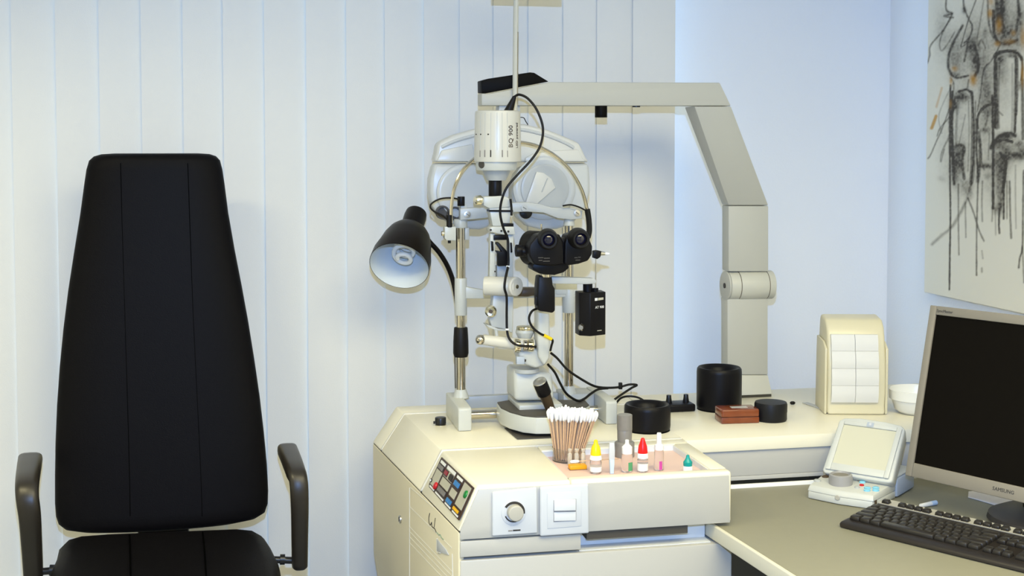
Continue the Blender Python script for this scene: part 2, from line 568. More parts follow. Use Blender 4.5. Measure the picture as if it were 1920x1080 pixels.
def pbox(s0, s1, t0, t1, mt, name, o=0.0022, h=0.0012):
    return G().prism([pp(s0, t0, o), pp(s1, t0, o), pp(s1, t1, o), pp(s0, t1, o)], cn * h).obj(name, mt, panel)
for (a0, a1, t0, t1) in ((.04, .19, .06, .15), (.25, .50, .04, .14), (.56, .72, .05, .13), (.04, .19, .92, .97), (.24, .50, .92, .97), (.56, .73, .92, .97), (.79, .96, .92, .97)):
    pbox(a0, a1, t0, t1, 'label_white', 'label_strip')
for (a0, a1, t0, t1) in ((.03, .20, .36, .88), (.25, .50, .42, .66), (.25, .50, .15, .38), (.56, .72, .45, .68), (.78, .97, .06, .74)):
    pbox(a0, a1, t0, t1, 'panel_beige', 'legend_field')
for (a0, a1, t0, t1) in ((.03, .20, .17, .33), (.24, .51, .69, .88), (.56, .73, .17, .38), (.56, .73, .73, .90), (.78, .96, .78, .90), (.25, .35, .16, .36), (.40, .50, .16, .36)):
    pbox(a0, a1, t0, t1, 'panel_dark', 'key_field', h=0.0018)
def keys(s0, s1, t0, t1, n, mt):
    for k in range(n):
        w_ = (s1 - s0) / n
        pbox(s0 + w_ * k + w_ * .14, s0 + w_ * (k + 1) - w_ * .14, t0, t1, mt, 'button', o=.003, h=.003)
keys(.05, .19, .19, .31, 4, 'panel_grey'); keys(.27, .50, .71, .84, 4, 'panel_grey')
keys(.57, .72, .20, .34, 3, 'button_blue'); keys(.57, .72, .76, .88, 3, 'button_blue'); keys(.79, .95, .80, .88, 3, 'button_yellow')
pbox(.26, .34, .19, .31, 'button_darkred', 'button', o=.003, h=.003)
pbox(.41, .49, .19, .33, 'ink_dark', 'button', o=.003, h=.003)
pbox(.005, .05, .74, .83, 'ink_dark', 'switch_base', o=.003, h=.002); pbox(.015, .04, .76, .81, 'label_white', 'button', o=.004, h=.003)
for s_, t_, mt in ((.187, .80, 'button_red'), (.925, .30, 'button_green')):
    g = G(); g.cyl(pp(s_, t_, .002), pp(s_, t_, .007), 0.0085, 0.0075); g.obj('button', mt, panel, 0.001)

# switches let into the cabinet's front
def fr(u, v, o=0.0):
    return at(u, v, YF - 0.002 - o)
g = G(); g.prism([fr(922, 921), fr(1005.5, 912), fr(1006.5, 998), fr(922, 1004)], (0, -0.007, 0)); dm = g.obj('dimmer_plate', 'switch_white', cab, 0.003, 3)
c = fr(962, 959)
g = G(); g.lathe([(0.0250, 0.007), (0.0250, 0.0085), (0.019, 0.0085)], c, (0, -1, 0), 40); g.obj('dimmer_ring', 'switch_white', dm, 0.0003)
def arc(c, r0, r1, a0, a1, n, y0, y1):
    g = G()
    rings = []
    for k in range(n + 1):
        t = math.radians(a0 + (a1 - a0) * k / n)
        e = V((math.cos(t), 0, math.sin(t)))
        rings.append([c + e * r0 + V((0, y0, 0)), c + e * r1 + V((0, y0, 0)), c + e * r1 + V((0, y1, 0)), c + e * r0 + V((0, y1, 0))])
    return g.loft(rings)
arc(c, 0.0178, 0.0225, -8, 146, 20, -0.0083, -0.0092).obj('dial_scale', 'ink_dark', dm)
arc(c, 0.0170, 0.0195, 200, 285, 12, -0.0083, -0.0092).obj('dial_scale', 'ink_dark', dm)
c2 = fr(963, 957.5, 0)
g = G(); g.lathe([(0.0160, 0.007), (0.0155, 0.022), (0.0140, 0.0235)], c2, (0.02, -1, 0.0), 30); g.obj('dimmer_knob', 'knob_cream', dm, 0.0008)
G().span(fr(953, 996.5, .0071) , fr(961, 994.0, .0076)).obj('maker_mark', 'panel_grey', dm)
G().span(fr(961.8, 996.0, .0071), fr(976, 992.6, .0076)).obj('maker_mark', 'ink_dark', dm)
g = G(); g.prism([fr(1011, 911), fr(1102, 905), fr(1103, 998), fr(1011, 1004)], (0, -0.009, 0)); sw = g.obj('switch_plate', 'switch_white', cab, 0.004, 3)
g = G(); g.prism([fr(1026, 925, .009), fr(1089, 920, .009), fr(1090, 986, .009), fr(1026, 991, .009)], (0, -0.0012, 0)); g.obj('switch_frame', 'switch_white', sw, 0.0005)
G().span(fr(1037.6, 978.5, .0095), fr(1080.6, 935.5, .0106)).obj('rocker_gap', 'dial_grey', sw)
g = G(); g.hexa([fr(1039, 937, .010), fr(1079.6, 936, .010), fr(1079.6, 957, .010), fr(1039, 958, .010)], [fr(1039, 937, .0112), fr(1079.6, 936, .0112), fr(1079.6, 957, .0150), fr(1039, 958, .0150)]); g.obj('rocker', 'switch_white', sw, 0.0004)
g = G(); g.hexa([fr(1039, 958, .010), fr(1079.6, 957, .010), fr(1079.6, 976, .010), fr(1039, 977, .010)], [fr(1039, 958, .0102), fr(1079.6, 957, .0102), fr(1079.6, 976, .0130), fr(1039, 977, .0130)]); g.obj('rocker', 'switch_white', sw, 0.0004)
# black knob on the top
k0 = oz(826, 797, ZT)
g = G(); g.lathe([(0.011, 0), (0.0135, 0.004), (0.0135, 0.017), (0.0125, 0.019)], k0, (0, 0, 1), 20); kn = g.obj('height_knob', 'black_plastic', cab, 0.0006)
G().box(k0 + V((-0.014, -0.004, 0.008)), (0.008, 0.004, 0.006)).obj('pointer', 'black_plastic', kn)
G().lathe([(0.014, 0), (0.014, 0.0015)], k0, (0, 0, 1), 20).obj('knob_ring', 'chrome', kn)

# ================================================================== side counter
ctr = thing('side_counter', 'long cream counter running from the instrument cabinet to the right wall', 'counter', (1.45, 3.05, 0))
g = G(); g.prism([(0.9985, 2.800, ZT - .03), (XW - .004, 2.800, ZT - .03), (XW - .004, 3.33, ZT - .03), (1.0205, 3.33, ZT - .03), (1.0205, 3.217, ZT - .03), (0.9985, 3.217, ZT - .03)], (0, 0, .03)); g.obj('worktop', 'cream', ctr, 0.001, 2)
G().span((1.001, 2.7965, ZT - 0.030), (XW - 0.004, 2.7998, ZT + .0003)).obj('edge_trim', 'cream', ctr, 0.0014, 2)
G().span((1.001, 2.803, 0.700), (XW - 0.004, 2.820, ZT - 0.0305)).obj('front_board', 'cream_front_dimmed', ctr, 0.001)
G().span((1.001, 2.802, 0.690), (XW - 0.004, 2.821, 0.6995)).obj('lower_rail', 'cream_front_dimmed', ctr, 0.001)
G().span((1.03, 3.26, 0.0), (XW - 0.004, 3.29, ZT - 0.031)).obj('back_board', 'cream_front_dimmed', ctr)
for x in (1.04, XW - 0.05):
    G().span((x, 2.835, 0.0), (x + 0.04, 3.25, ZT - 0.031)).obj('leg', 'cream_front_dimmed', ctr)

# ================================================================== grey desk
desk = thing('desk', 'grey topped office desk with cream edge band below the monitor', 'desk', (1.45, 2.3, 0))
def dl(y):
    return 0.972 + (1.001 - 0.972) * (2.527 - y) / (2.527 - 2.198)
YD0, YD1 = 1.35, 2.790
outl = [(dl(YD1), YD1), (XW - 0.012, YD1), (XW - 0.012, YD0), (dl(YD0), YD0)]
g = G(); g.prism([(x, y, ZD - 0.026) for x, y in outl], (0, 0, 0.026)); g.obj('desktop', 'desk_lino', desk, 0.001)
g = G(); g.prism([(dl(YD1) - 0.010, YD1, ZD - 0.0305), (dl(YD1) - 0.0005, YD1, ZD - 0.0305), (dl(YD0) - 0.0005, YD0, ZD - 0.0305), (dl(YD0) - 0.010, YD0, ZD - 0.0305)], (0, 0, 0.0315)); g.obj('edge_band', 'desk_edge', desk, 0.003, 3)
g = G(); g.span((1.003, YD1 + 0.0005, ZD - 0.026), (XW - 0.012, YD1 + 0.009, ZD + 0.008)); g.obj('edge_band', 'label_white', desk, 0.002)
for x, y in ((1.12, 1.45), (1.84, 1.45), (1.84, 2.72), (1.22, 2.72)):
    G().cyl((x, y, 0), (x, y, ZD - 0.027), 0.022).obj('leg', 'steel', desk)
G().span((1.30, 2.70, 0.25), (1.80, 2.715, ZD - 0.03)).obj('modesty_panel', 'device_grey', desk)

# ================================================================== examination chair
ch = thing('examination_chair', 'black leather examination chair with tall tapering backrest and looped armrests', 'chair', tuple(oz(310, 1060, 0.55).xy) + (0,))
rows = [(287.5, 215, 372), (289, 190, 393), (293, 176, 405), (301, 167, 412.5), (318, 162, 417), (345, 158, 421), (400, 150.5, 428), (470, 139, 440), (540, 128, 453.5), (610, 119, 466), (680, 112, 477), (750, 107, 487), (820, 104, 495), (880, 103, 500.5), (930, 103, 503), (955, 105, 502), (970, 110, 497), (980, 122, 480), (986, 150, 445), (990, 205, 395)]
def sup(t, e):
    c_, s_ = math.cos(t), math.sin(t)
    return math.copysign(abs(c_) ** e, c_), math.copysign(abs(s_) ** e, s_)
rings = []
nr = len(rows)
for i, (v, ul, ur) in enumerate(rows):
    f = (v - 287) / 703
    y = 3.30 - 0.075 * f
    a, b = at(ul, v, y), at(ur, v, y)
    cxm, hw, z = (a.x + b.x) / 2, (b.x - a.x) / 2, (a.z + b.z) / 2
    edge = min((i + 0.35) / 4.0, (nr - 1 - i + 0.35) / 4.0, 1.0)
    th = 0.040 * math.sqrt(max(0.06, 1 - (1 - edge) ** 2))
    rings.append([(cxm + hw * sup(2 * math.pi * k / 48, 0.42)[0], y + th * sup(2 * math.pi * k / 48, 0.75)[1] - 0.010 * math.cos(math.pi / 2 * sup(2 * math.pi * k / 48, 0.42)[0]), z) for k in range(48)])
back = G().loft(rings).obj('backrest', 'leather', ch, ang=75)
def bk(u, v, o=0.0470):
    f = (v - 287) / 703
    p = at(u, v, 3.30 - 0.075 * f - o)
    return p
G().tube([bk(226, 306), bk(229, 420), bk(234, 585), bk(239, 750), bk(243, 900), bk(244, 968)], 0.0009, 6).obj('seam', 'seam_thread', back)
G().tube([bk(352, 306), bk(356, 420), bk(362, 585), bk(370, 750), bk(377, 900), bk(379, 968)], 0.0009, 6).obj('seam', 'seam_thread', back)
# seat
zs = 0.552
so = [(104, 1040), (108, 1022), (120, 1010), (145, 1003), (200, 999), (300, 995), (400, 991), (450, 989), (480, 992), (498, 1002), (510, 1020), (525, 1050)]
pts = [oz(u, v, zs) for u, v in so]
fl_, fr_ = pts[0], pts[-1]
pts = [V((fl_.x + 0.02, 2.56, zs)), V((fl_.x - 0.002, 2.62, zs))] + pts + [V((fr_.x + 0.004, 2.62, zs)), V((fr_.x - 0.02, 2.56, zs))]
cen = sum(pts, V()) / len(pts)
rings = []
for s_, dz in ((0.90, -0.10), (0.985, -0.085), (1.0, -0.05), (1.0, -0.025), (0.985, -0.010), (0.95, -0.001), (0.85, 0.003), (0.5, 0.0), (0.2, -0.002)):
    rings.append([cen + (p - cen) * s_ + V((0, 0, dz)) for p in pts])
seat = G().loft(rings).obj('seat', 'leather', ch, ang=75)
def so3(u, v):
    return oz(u, v, zs + 0.003)
G().tube([so3(243, 1003), so3(244, 1040), so3(245, 1110)], 0.0018, 6).obj('seam', 'seam_thread', seat)
G().tube([so3(380, 998), so3(384, 1040), so3(388, 1110)], 0.0018, 6).obj('seam', 'seam_thread', seat)
G().span(at(258, 978, 3.27), at(355, 1012, 3.31)).obj('back_bracket', 'black_plastic', ch, 0.004)
G().lathe([(0.05, 0.06), (0.05, 0.46)], (cen.x, cen.y + 0.03, 0), (0, 0, 1)).obj('column', 'steel', ch)
G().lathe([(0.30, 0.0), (0.30, 0.02), (0.25, 0.045), (0.06, 0.06)], (cen.x, cen.y + 0.03, 0), (0, 0, 1), 36).obj('foot', 'black_plastic', ch)
# armrests: a padded loop coming forward, bending down and back to the seat rod
def armrest(path, sgn, wd):
    pts = smooth(path, 7)
    rings = []
    L = len(pts)
    for i, p in enumerate(pts):
        d = (pts[min(i + 1, L - 1)] - pts[max(i - 1, 0)]).normalized()
        e1 = V((1, 0, 0)); e2 = d.cross(e1).normalized()
        t = i / (L - 1)
        hw = wd(t)
        th = 0.017 if t < 0.5 else 0.017 + 0.004 * (t - .5)
        k_ = 1.0 if 0 < i < L - 1 else 0.75
        rings.append([p + e1 * hw * k_ * sup(2 * math.pi * k / 20, 0.6)[0] + e2 * th * k_ * sup(2 * math.pi * k / 20, 0.6)[1] for k in range(20)])
    return G().loft(rings)
za = 0.725
wR = lambda t: 0.024 - 0.006 * t
pR = [at(538, 842, 3.20), at(546, 862, 3.08), at(554, 884, 2.985), at(560, 905, 2.955), at(562, 950, 2.955), at(562, 1010, 2.985), at(562, 1062, 3.02)]
pL = [at(57, 860, 3.23), at(54, 880, 3.10), at(51, 905, 2.99), at(51, 930, 2.955), at(56, 970, 2.955), at(60, 1030, 2.985), at(63, 1088, 3.02)]
armrest(pR, 1, wR).obj('armrest', 'armrest_foam', ch, ang=70)
armrest(pL, -1, lambda t: 0.028 - 0.008 * t).obj('armrest', 'armrest_foam', ch, ang=70)
G().cyl(at(505, 1049, 3.02), at(556, 1051, 3.02), 0.008).obj('armrest_rod', 'black_plastic', ch)
G().cyl(at(120, 1068, 3.02), at(62, 1073, 3.02), 0.008).obj('armrest_rod', 'black_plastic', ch)
for u, v in ((529, 1049), (97, 1069)):
    G().cyl(at(u - 4, v, 3.02), at(u + 5, v, 3.02), 0.012).obj('rod_collar', 'black_plastic', ch)

# ================================================================== painting on the right wall
pt = thing('painting', 'unframed abstract ink painting with dripping black forms on the right wall', 'painting', (XW, 2.7, 1.04))
XP = XW - 0.032
p0 = ox(1733, 547, XP)
PY0, PY1, PZ0, PZ1 = p0.y, p0.y - 1.15, p0.z, 2.32
ny, nz = 400, 440
ys = np.linspace(PY0, PY1, ny)
zz = np.linspace(PZ0, PZ1, nz)
YY, ZZ = np.meshgrid(ys, zz)
q = np.stack([np.full_like(YY, XP), YY, ZZ - EYE], -1)
fw_, rt_, up_ = np.array(FW), np.array(RT), np.array(UP)
dep = q @ fw_
# drawing coordinates on the canvas, flattened so that the strokes are laid out on its plane
Uc = CX + F * (q @ rt_) / dep
Vc = CY - F * (q @ up_) / dep
rng = np.random.default_rng(5)
ink = np.zeros_like(Uc)
gold = np.zeros_like(Uc)
# fine noise to roughen strokes
def vnoise(sx, sy, seed):
    r = np.random.default_rng(seed)
    gx, gy = int(400 / sx) + 3, int(1200 / sy) + 3
    t = r.random((gy, gx))
    X = np.clip((Uc - 1700) / sx, 0, gx - 2.001); Y = np.clip((Vc + 500) / sy, 0, gy - 2.001)
    i, j = X.astype(int), Y.astype(int)
    fx, fy = X - i, Y - j
    fx, fy = fx * fx * (3 - 2 * fx), fy * fy * (3 - 2 * fy)
    return (t[j, i] * (1 - fx) + t[j, i + 1] * fx) * (1 - fy) + (t[j + 1, i] * (1 - fx) + t[j + 1, i + 1] * fx) * fy
N1, N2, N3 = vnoise(7, 7, 1), vnoise(16, 22, 2), vnoise(3, 3, 3)

def stroke(pts, w_, s_, soft=1.0, tgt=None):
    global ink, gold
    d = np.full_like(Uc, 1e9)
    P = [V((a, b, 0)) for a, b in pts]
    P = smooth(P, 5)
    for a, b in zip(P[:-1], P[1:]):
        ax, ay, bx, by = a.x, a.y, b.x, b.y
        L = (bx - ax) ** 2 + (by - ay) ** 2 + 1e-6
        t = np.clip(((Uc - ax) * (bx - ax) + (Vc - ay) * (by - ay)) / L, 0, 1)
        d = np.minimum(d, np.hypot(Uc - ax - t * (bx - ax), Vc - ay - t * (by - ay)))
    k = min(1.0, s_ * 1.15) * np.clip((w_ + .5 + soft - d * (0.8 + 0.4 * N1)) / (2 * soft), 0, 1)
    if tgt == 'g':
        gold = np.maximum(gold, k)
    else:
        ink = 1 - (1 - ink) * (1 - k)

def blot(x, y, rx, ry, s_, tgt=None, p=1.2, rot=0.0):
    global ink, gold
    c_, s2 = math.cos(rot), math.sin(rot)
    dx, dy = Uc - x, Vc - y
    e = ((dx * c_ + dy * s2) / rx) ** 2 + ((-dx * s2 + dy * c_) / ry) ** 2
    k = s_ * np.exp(-e ** p) * np.clip(0.62 + 0.75 * (0.35 * N1 + 0.3 * N2 + .35 * N3), 0, 1.2)
    k = np.clip(k, 0, 1)
    if tgt == 'g':
        gold = np.maximum(gold, k)
    else:
        ink = 1 - (1 - ink) * (1 - k)
# left thistle-like form
blot(1790, 105, 12, 38, .50); stroke([(1805, 48), (1790, 75), (1780, 100), (1778, 125), (1784, 140)], 2.0, .75, 1.5)
blot(1829, 115, 9, 32, .85); blot(1822, 85, 10, 16, .8); stroke([(1808, 80), (1818, 70), (1823, 50), (1816, 35), (1807, 10), (1808, -20)], 1.2, .7)
blot(1808, 18, 4.5, 7, .95); stroke([(1830, 0), (1815, 40), (1805, 75), (1802, 88), (1812, 82)], 0.8, .65)
stroke([(1786, 25), (1770, 55), (1745, 85), (1743, 105), (1737, 122)], 1.0, .65); stroke([(1775, -10), (1774, 18), (1785, 25), (1770, 30), (1787, 33)], 1.3, .7)
blot(1780, 26, 7, 5, .6); stroke([(1785, 32), (1770, 55), (1762, 80), (1765, 95), (1775, 85), (1790, 60)], 1.0, .5); blot(1770, 65, 13, 30, .28)
stroke([(1786, 142), (1795, 146), (1815, 142)], 1.6, .8); blot(1790, 140, 9, 5, .7); stroke([(1782, 146), (1788, 155), (1788, 170)], 1.0, .5)
blot(1825, 150, 7, 11, .9, 'g'); blot(1790, 129, 6, 5, .8, 'g'); blot(1783, 152, 3, 8, .7, 'g'); blot(1782, 195, 3, 8, .6, 'g'); stroke([(1755, 218), (1747, 240)], 2.5, .75, 1.2, 'g'); stroke([(1766, 165), (1756, 200)], 1.5, .4, 1.2, 'g')
# left tube
blot(1801, 182, 20, 12, .95); blot(1790, 198, 10, 12, .85); stroke([(1786, 190), (1783, 230), (1784, 290)], 4.0, .75, 2.0); stroke([(1822, 172), (1823, 220), (1822, 300), (1820, 345)], 2.2, .65, 1.2); stroke([(1796, 195), (1793, 240), (1792, 280)], 2, .45, 1.5)
stroke([(1829, 190), (1828, 250), (1826, 330), (1818, 352)], 1.2, .55); blot(1797, 300, 12, 30, .92); blot(1789, 320, 8, 26, .75); blot(1801, 280, 10, 12, .7); stroke([(1810, 215), (1800, 262), (1795, 280)], .8, .4)
blot(1812, 350, 12, 14, .55); blot(1818, 362, 6, 12, .6)
stroke([(1782, 160), (1781, 300), (1782, 400), (1781, 470), (1780, 543)], 1.2, .85); stroke([(1797, 345), (1797, 420), (1798, 478)], 1.0, .6); stroke([(1810, 380), (1811, 445)], 1.1, .5)
stroke([(1814, 372), (1800, 400), (1785, 425), (1765, 442), (1748, 458)], 2.2, .5, 2.0); stroke([(1815, 372), (1826, 400), (1835, 430), (1845, 452)], 1.2, .65); stroke([(1834, 330), (1832, 400), (1831, 470), (1831, 516)], 1.1, .7)
stroke([(1842, 340), (1841, 380), (1842, 415)], 1.0, .5); stroke([(1841, 470), (1843, 485)], .9, .4); stroke([(1841, 503), (1841, 510)], 1.2, .5)
stroke([(1780, 205), (1765, 245), (1757, 262), (1745, 290), (1740, 297)], 1.0, .6); stroke([(1788, 155), (1770, 190), (1760, 220), (1766, 250)], .8, .35); stroke([(1778, 260), (1766, 285), (1764, 303), (1770, 280)], 1.2, .5); blot(1765, 335, 7, 6, .3)
stroke([(1757, 255), (1763, 240), (1778, 222), (1792, 200)], .9, .6)
# middle grey wash and small forms
blot(1850, 190, 13, 45, .55); blot(1845, 130, 9, 40, .4); stroke([(1875, 85), (1858, 115), (1845, 130), (1838, 180), (1832, 210)], 1.0, .6); stroke([(1848, 90), (1840, 75), (1835, 85)], 1, .5)
stroke([(1846, -10), (1838, 40), (1832, 75), (1836, 90)], 1.0, .45); blot(1847, 62, 5, 9, .7)
stroke([(1832, 225), (1837, 210), (1850, 198), (1866, 196)], 2.0, .85); stroke([(1832, 225), (1834, 240)], 1.4, .7); blot(1846, 244, 10, 6, .8); stroke([(1868, 205), (1880, 216)], 1, .6)
stroke([(1835, 250), (1838, 290), (1833, 340)], 3.0, .7, 1.8); stroke([(1855, 250), (1853, 300)], 1.0, .4); blot(1848, 311, 14, 5, .85); blot(1852, 330, 6, 6, .5); stroke([(1834, 312), (1862, 312)], 2, .5)
stroke([(1861, 180), (1862, 260), (1862, 320), (1862, 390)], 2.2, .85, 1.2); stroke([(1861, 390), (1860, 415)], 1.2, .5)
# big tube on the right
blot(1878, 20, 10, 45, .9); blot(1884, 62, 16, 16, .9); blot(1912, 40, 9, 40, .8); blot(1897, 55, 10, 22, .55); blot(1868, 30, 5, 24, .75); stroke([(1852, -20), (1853, 30), (1858, 60), (1870, 80)], 1.5, .6)
blot(1873, 48, 6, 14, .95, 'g'); blot(1856, 25, 5, 9, .8, 'g'); blot(1900, 62, 5, 6, .6, 'g'); blot(1870, 82, 6, 5, .75, 'g'); blot(1893, 78, 12, 6, .5, 'g'); blot(1858, 3, 6, 7, .6, 'g'); blot(1918, 70, 5, 20, .7, 'g'); blot(1917, 140, 3, 22, .85, 'g')
blot(1885, 80, 20, 6, .45); stroke([(1865, 108), (1872, 100), (1890, 96), (1908, 100), (1916, 112)], 2.6, .92, 1.2); blot(1876, 112, 10, 12, .9); blot(1900, 104, 14, 5, .8); stroke([(1863, 105), (1869, 98), (1880, 95), (1905, 94)], 1.0, .7)
stroke([(1867, 115), (1868, 180), (1869, 240)], 3.0, .75, 1.6); blot(1880, 135, 12, 22, .4); stroke([(1904, 105), (1903, 170), (1902, 245)], 1.8, .6, 1.4); stroke([(1908, 110), (1908, 170), (1906, 215)], 1.2, .7); stroke([(1917, 150), (1918, 260)], 2.5, .7, 1.5); blot(1912, 160, 4, 9, .7)
blot(1886, 255, 16, 7, .95); blot(1870, 270, 12, 10, .9, rot=-.5); stroke([(1858, 276), (1872, 258), (1890, 250), (1903, 254)], 3.0, .9, 1.6); blot(1905, 292, 18, 9, .97); blot(1885, 290, 9, 26, .85); blot(1873, 300, 10, 18, .7); blot(1912, 270, 8, 6, .7); blot(1918, 286, 8, 12, .9)
blot(1880, 325, 7, 28, .85); blot(1872, 340, 6, 30, .65); blot(1876, 380, 6, 22, .85); blot(1868, 392, 7, 10, .7); stroke([(1874, 390), (1873, 420), (1874, 437)], 1.4, .8); stroke([(1882, 345), (1882, 380), (1882, 410)], 1.6, .8); stroke([(1866, 395), (1867, 440)], 1.0, .4); stroke([(1893, 340), (1894, 400), (1896, 446)], 1.4, .65); stroke([(1888, 340), (1888, 410)], 1, .55); stroke([(1904, 310), (1904, 370), (1905, 428)], 1.0, .4)
stroke([(1919, 320), (1918, 400), (1917, 462), (1912, 485), (1910, 502)], 1.2, .75); stroke([(1917, 462), (1920, 530)], 1.0, .6)
# crisp tube outlines and dark accents
for pts_, w_, d_ in (([(1786, 172), (1784, 200), (1785, 250), (1787, 300), (1789, 345)], 2.0, .85), ([(1798, 172), (1812, 168), (1822, 174)], 1.8, .9), ([(1823, 175), (1826, 240), (1825, 300), (1821, 345)], 1.3, .8), ([(1816, 190), (1817, 250), (1815, 320)], 1.0, .45),
                    ([(1832, 225), (1831, 280), (1834, 330)], 1.5, .8), ([(1866, 110), (1865, 160), (1866, 240)], 1.6, .9), ([(1874, 120), (1872, 190), (1873, 240)], 1.4, .5), ([(1905, 108), (1905, 200), (1903, 248)], 1.3, .85), ([(1898, 120), (1898, 200), (1897, 245)], 1.0, .4), ([(1916, 108), (1917, 130), (1915, 150)], 1.5, .9),
                    ([(1862, 20), (1864, 60), (1872, 78), (1890, 82), (1908, 74)], 2.2, .85), ([(1880, -10), (1878, 30), (1884, 58)], 1.8, .7), ([(1908, -10), (1910, 30), (1904, 60)], 2.0, .7), ([(1868, 0), (1872, 40)], 2.5, .75),
                    ([(1826, 85), (1833, 105), (1834, 130), (1828, 142)], 2.2, .85), ([(1815, 75), (1812, 95), (1808, 115)], 1.5, .6), ([(1816, 150), (1814, 165)], 1.2, .6), ([(1858, 278), (1866, 268), (1880, 262), (1898, 266)], 2.5, .9), ([(1876, 288), (1886, 300), (1884, 330), (1880, 360)], 2.5, .85),
                    ([(1790, 275), (1802, 272), (1808, 280), (1804, 300), (1808, 335)], 2.2, .7), ([(1838, 260), (1840, 300), (1845, 318)], 1.2, .6), ([(1848, 200), (1852, 215), (1848, 235)], 1.0, .5)):
    stroke(pts_, w_, d_, 1.2)
# the rest of the canvas, outside the frame
for k in range(26):
    x, y = rng.uniform(1935, 2300), rng.uniform(-420, 330)
    blot(x, y, rng.uniform(6, 18), rng.uniform(12, 50), rng.uniform(.4, .9))
    stroke([(x, y), (x + rng.uniform(-3, 3), y + rng.uniform(40, 160))], rng.uniform(1, 3), .7, 1.4)
for k in range(14):
    x, y = rng.uniform(1760, 1930), rng.uniform(-420, -40)
    blot(x, y, rng.uniform(6, 14), rng.uniform(12, 40), rng.uniform(.3, .8))
blot(1805, 110, 26, 60, .42); blot(1825, 60, 18, 50, .35); blot(1850, 120, 22, 90, .45); blot(1848, 215, 14, 40, .4); blot(1800, 235, 20, 60, .22); blot(1885, 30, 32, 60, .5); blot(1900, 85, 28, 16, .45)
blot(1880, 170, 20, 50, .18); blot(1895, 280, 30, 30, .5); blot(1870, 330, 22, 60, .4); blot(1800, 330, 24, 50, .35); blot(1765, 60, 16, 60, .22); blot(1770, 280, 14, 60, .18); blot(1840, 300, 20, 70, .25)
blot(1850, 150, 110, 190, .16, p=1.0)
ink = np.clip(ink * (0.90 + 0.2 * N3), 0, 0.985)
base = np.array([0.80, 0.765, 0.64])
tint = np.array([0.030, 0.022, 0.013])
wash = np.array([0.31, 0.265, 0.165])
k = ink[..., None]
colr = base * (1 - k) + np.where(k < .5, wash * 0.8, tint) * k * 0 + (wash * (1 - k) * 0.9 + tint * k) * k
gk = gold[..., None]
colr = colr * (1 - gk) + np.array([0.55, 0.27, 0.02]) * (1 - 0.4 * k) * gk
verts = np.stack([np.full_like(YY, XP), YY, ZZ], -1).reshape(-1, 3)
idx = np.arange(ny * nz).reshape(nz, ny)
quads = np.stack([idx[:-1, :-1], idx[:-1, 1:], idx[1:, 1:], idx[1:, :-1]], -1).reshape(-1, 4)
me = bpy.data.meshes.new('painted_canvas')
me.vertices.add(len(verts)); me.vertices.foreach_set('co', verts.ravel())
me.loops.add(quads.size); me.loops.foreach_set('vertex_index', quads.ravel())
me.polygons.add(len(quads)); me.polygons.foreach_set('loop_start', np.arange(0, quads.size, 4)); me.polygons.foreach_set('loop_total', np.full(len(quads), 4))
me.update(calc_edges=True); me.validate()
ca = me.color_attributes.new('paint', 'FLOAT_COLOR', 'POINT')
ca.data.foreach_set('color', np.concatenate([colr.reshape(-1, 3), np.ones((ny * nz, 1))], 1).ravel())
pm_ = mat('ink_on_canvas', (0.8, 0.77, 0.66), 0.6, bump=0.1, bscale=600)
an = pm_.node_tree.nodes.new('ShaderNodeAttribute'); an.attribute_name = 'paint'
pm_.node_tree.links.new(an.outputs['Color'], pm_.node_tree.nodes['Principled BSDF'].inputs['Base Color'])
link('painted_canvas', me, pm_, pt)
mat('canvas_edge', (0.78, 0.75, 0.64), 0.7)
G().span((XP + 0.0005, PY1, PZ0), (XW - 0.001, PY0, PZ1)).obj('stretcher', 'canvas_edge', pt)

# ================================================================== refractor arm
arm = thing('refractor_stand', 'angular grey-beige stand with a long boom rising from the counter with a hinged joint', 'instrument stand', (1.36, 3.27, ZT))
YA, DA, YPO = 3.160, 0.055, 3.255
g = G(); plate(g, [(903, 198), (903, 175), (917, 175.5), (1030, 154), (1350, 155), (1371, 198.5)], YA, DA); g.obj('boom', 'arm_enamel', arm, 0.003)
g = G(); plate(g, [(903, 173.5), (902.5, 151), (915, 147.5), (994, 135.5), (1002, 136.5), (1029, 153), (917, 174)], YA + .001, DA - .002); g.obj('boom_cap', 'arm_black', arm, 0.002)
def xrow(ul, ur, v, y, d):
    a, b = at(ul, v, y), at(ur, v, y)
    return [a, b, b + V((0, d, 0)), a + V((0, d, 0))]
G().hexa(xrow(1302, 1371, 199.5, YA, .075), xrow(1366, 1441, 385, YPO, .048)).obj('slanted_post', 'arm_enamel', arm, 0.003)
G().hexa(xrow(1366, 1441, 386, YPO, .048), xrow(1366, 1441, 509, YPO, .048)).obj('upper_post', 'arm_enamel', arm, 0.003)
G().hexa(xrow(1364, 1440, 560, YPO + .003, .048), xrow(1364, 1440, 703, YPO + .003, .048)).obj('lower_post', 'arm_enamel', arm, 0.003)
yh = YPO + .022
cA = at(1405, 534.5, yh)
mm = mpp(cA)
xa, xb = at(1363, 534, yh).x, at(1446, 534, yh).x
G().cyl((xa, cA.y, cA.z), (xb, cA.y, cA.z), 27 * mm, n=36).obj('hinge', 'arm_light', arm, 0.002)
xc, xd_ = at(1382, 534, yh).x, at(1433, 534, yh).x
G().cyl((xc, cA.y, cA.z), (xd_, cA.y, cA.z), 27.9 * mm, n=36).obj('hinge_sleeve', 'arm_light', arm, 0.0015)
for x_ in (xc - .0012, xd_ + .0012):
    G().cyl((x_ - .0008, cA.y, cA.z), (x_ + .0008, cA.y, cA.z), 27.15 * mm, n=36).obj('hinge_gap', 'chinrest_brown', arm)
G().cyl((xa - 0.001, cA.y, cA.z), (xa - 0.006, cA.y, cA.z), 27.5 * mm, n=36).obj('hinge_cap', 'arm_enamel', arm, 0.001)
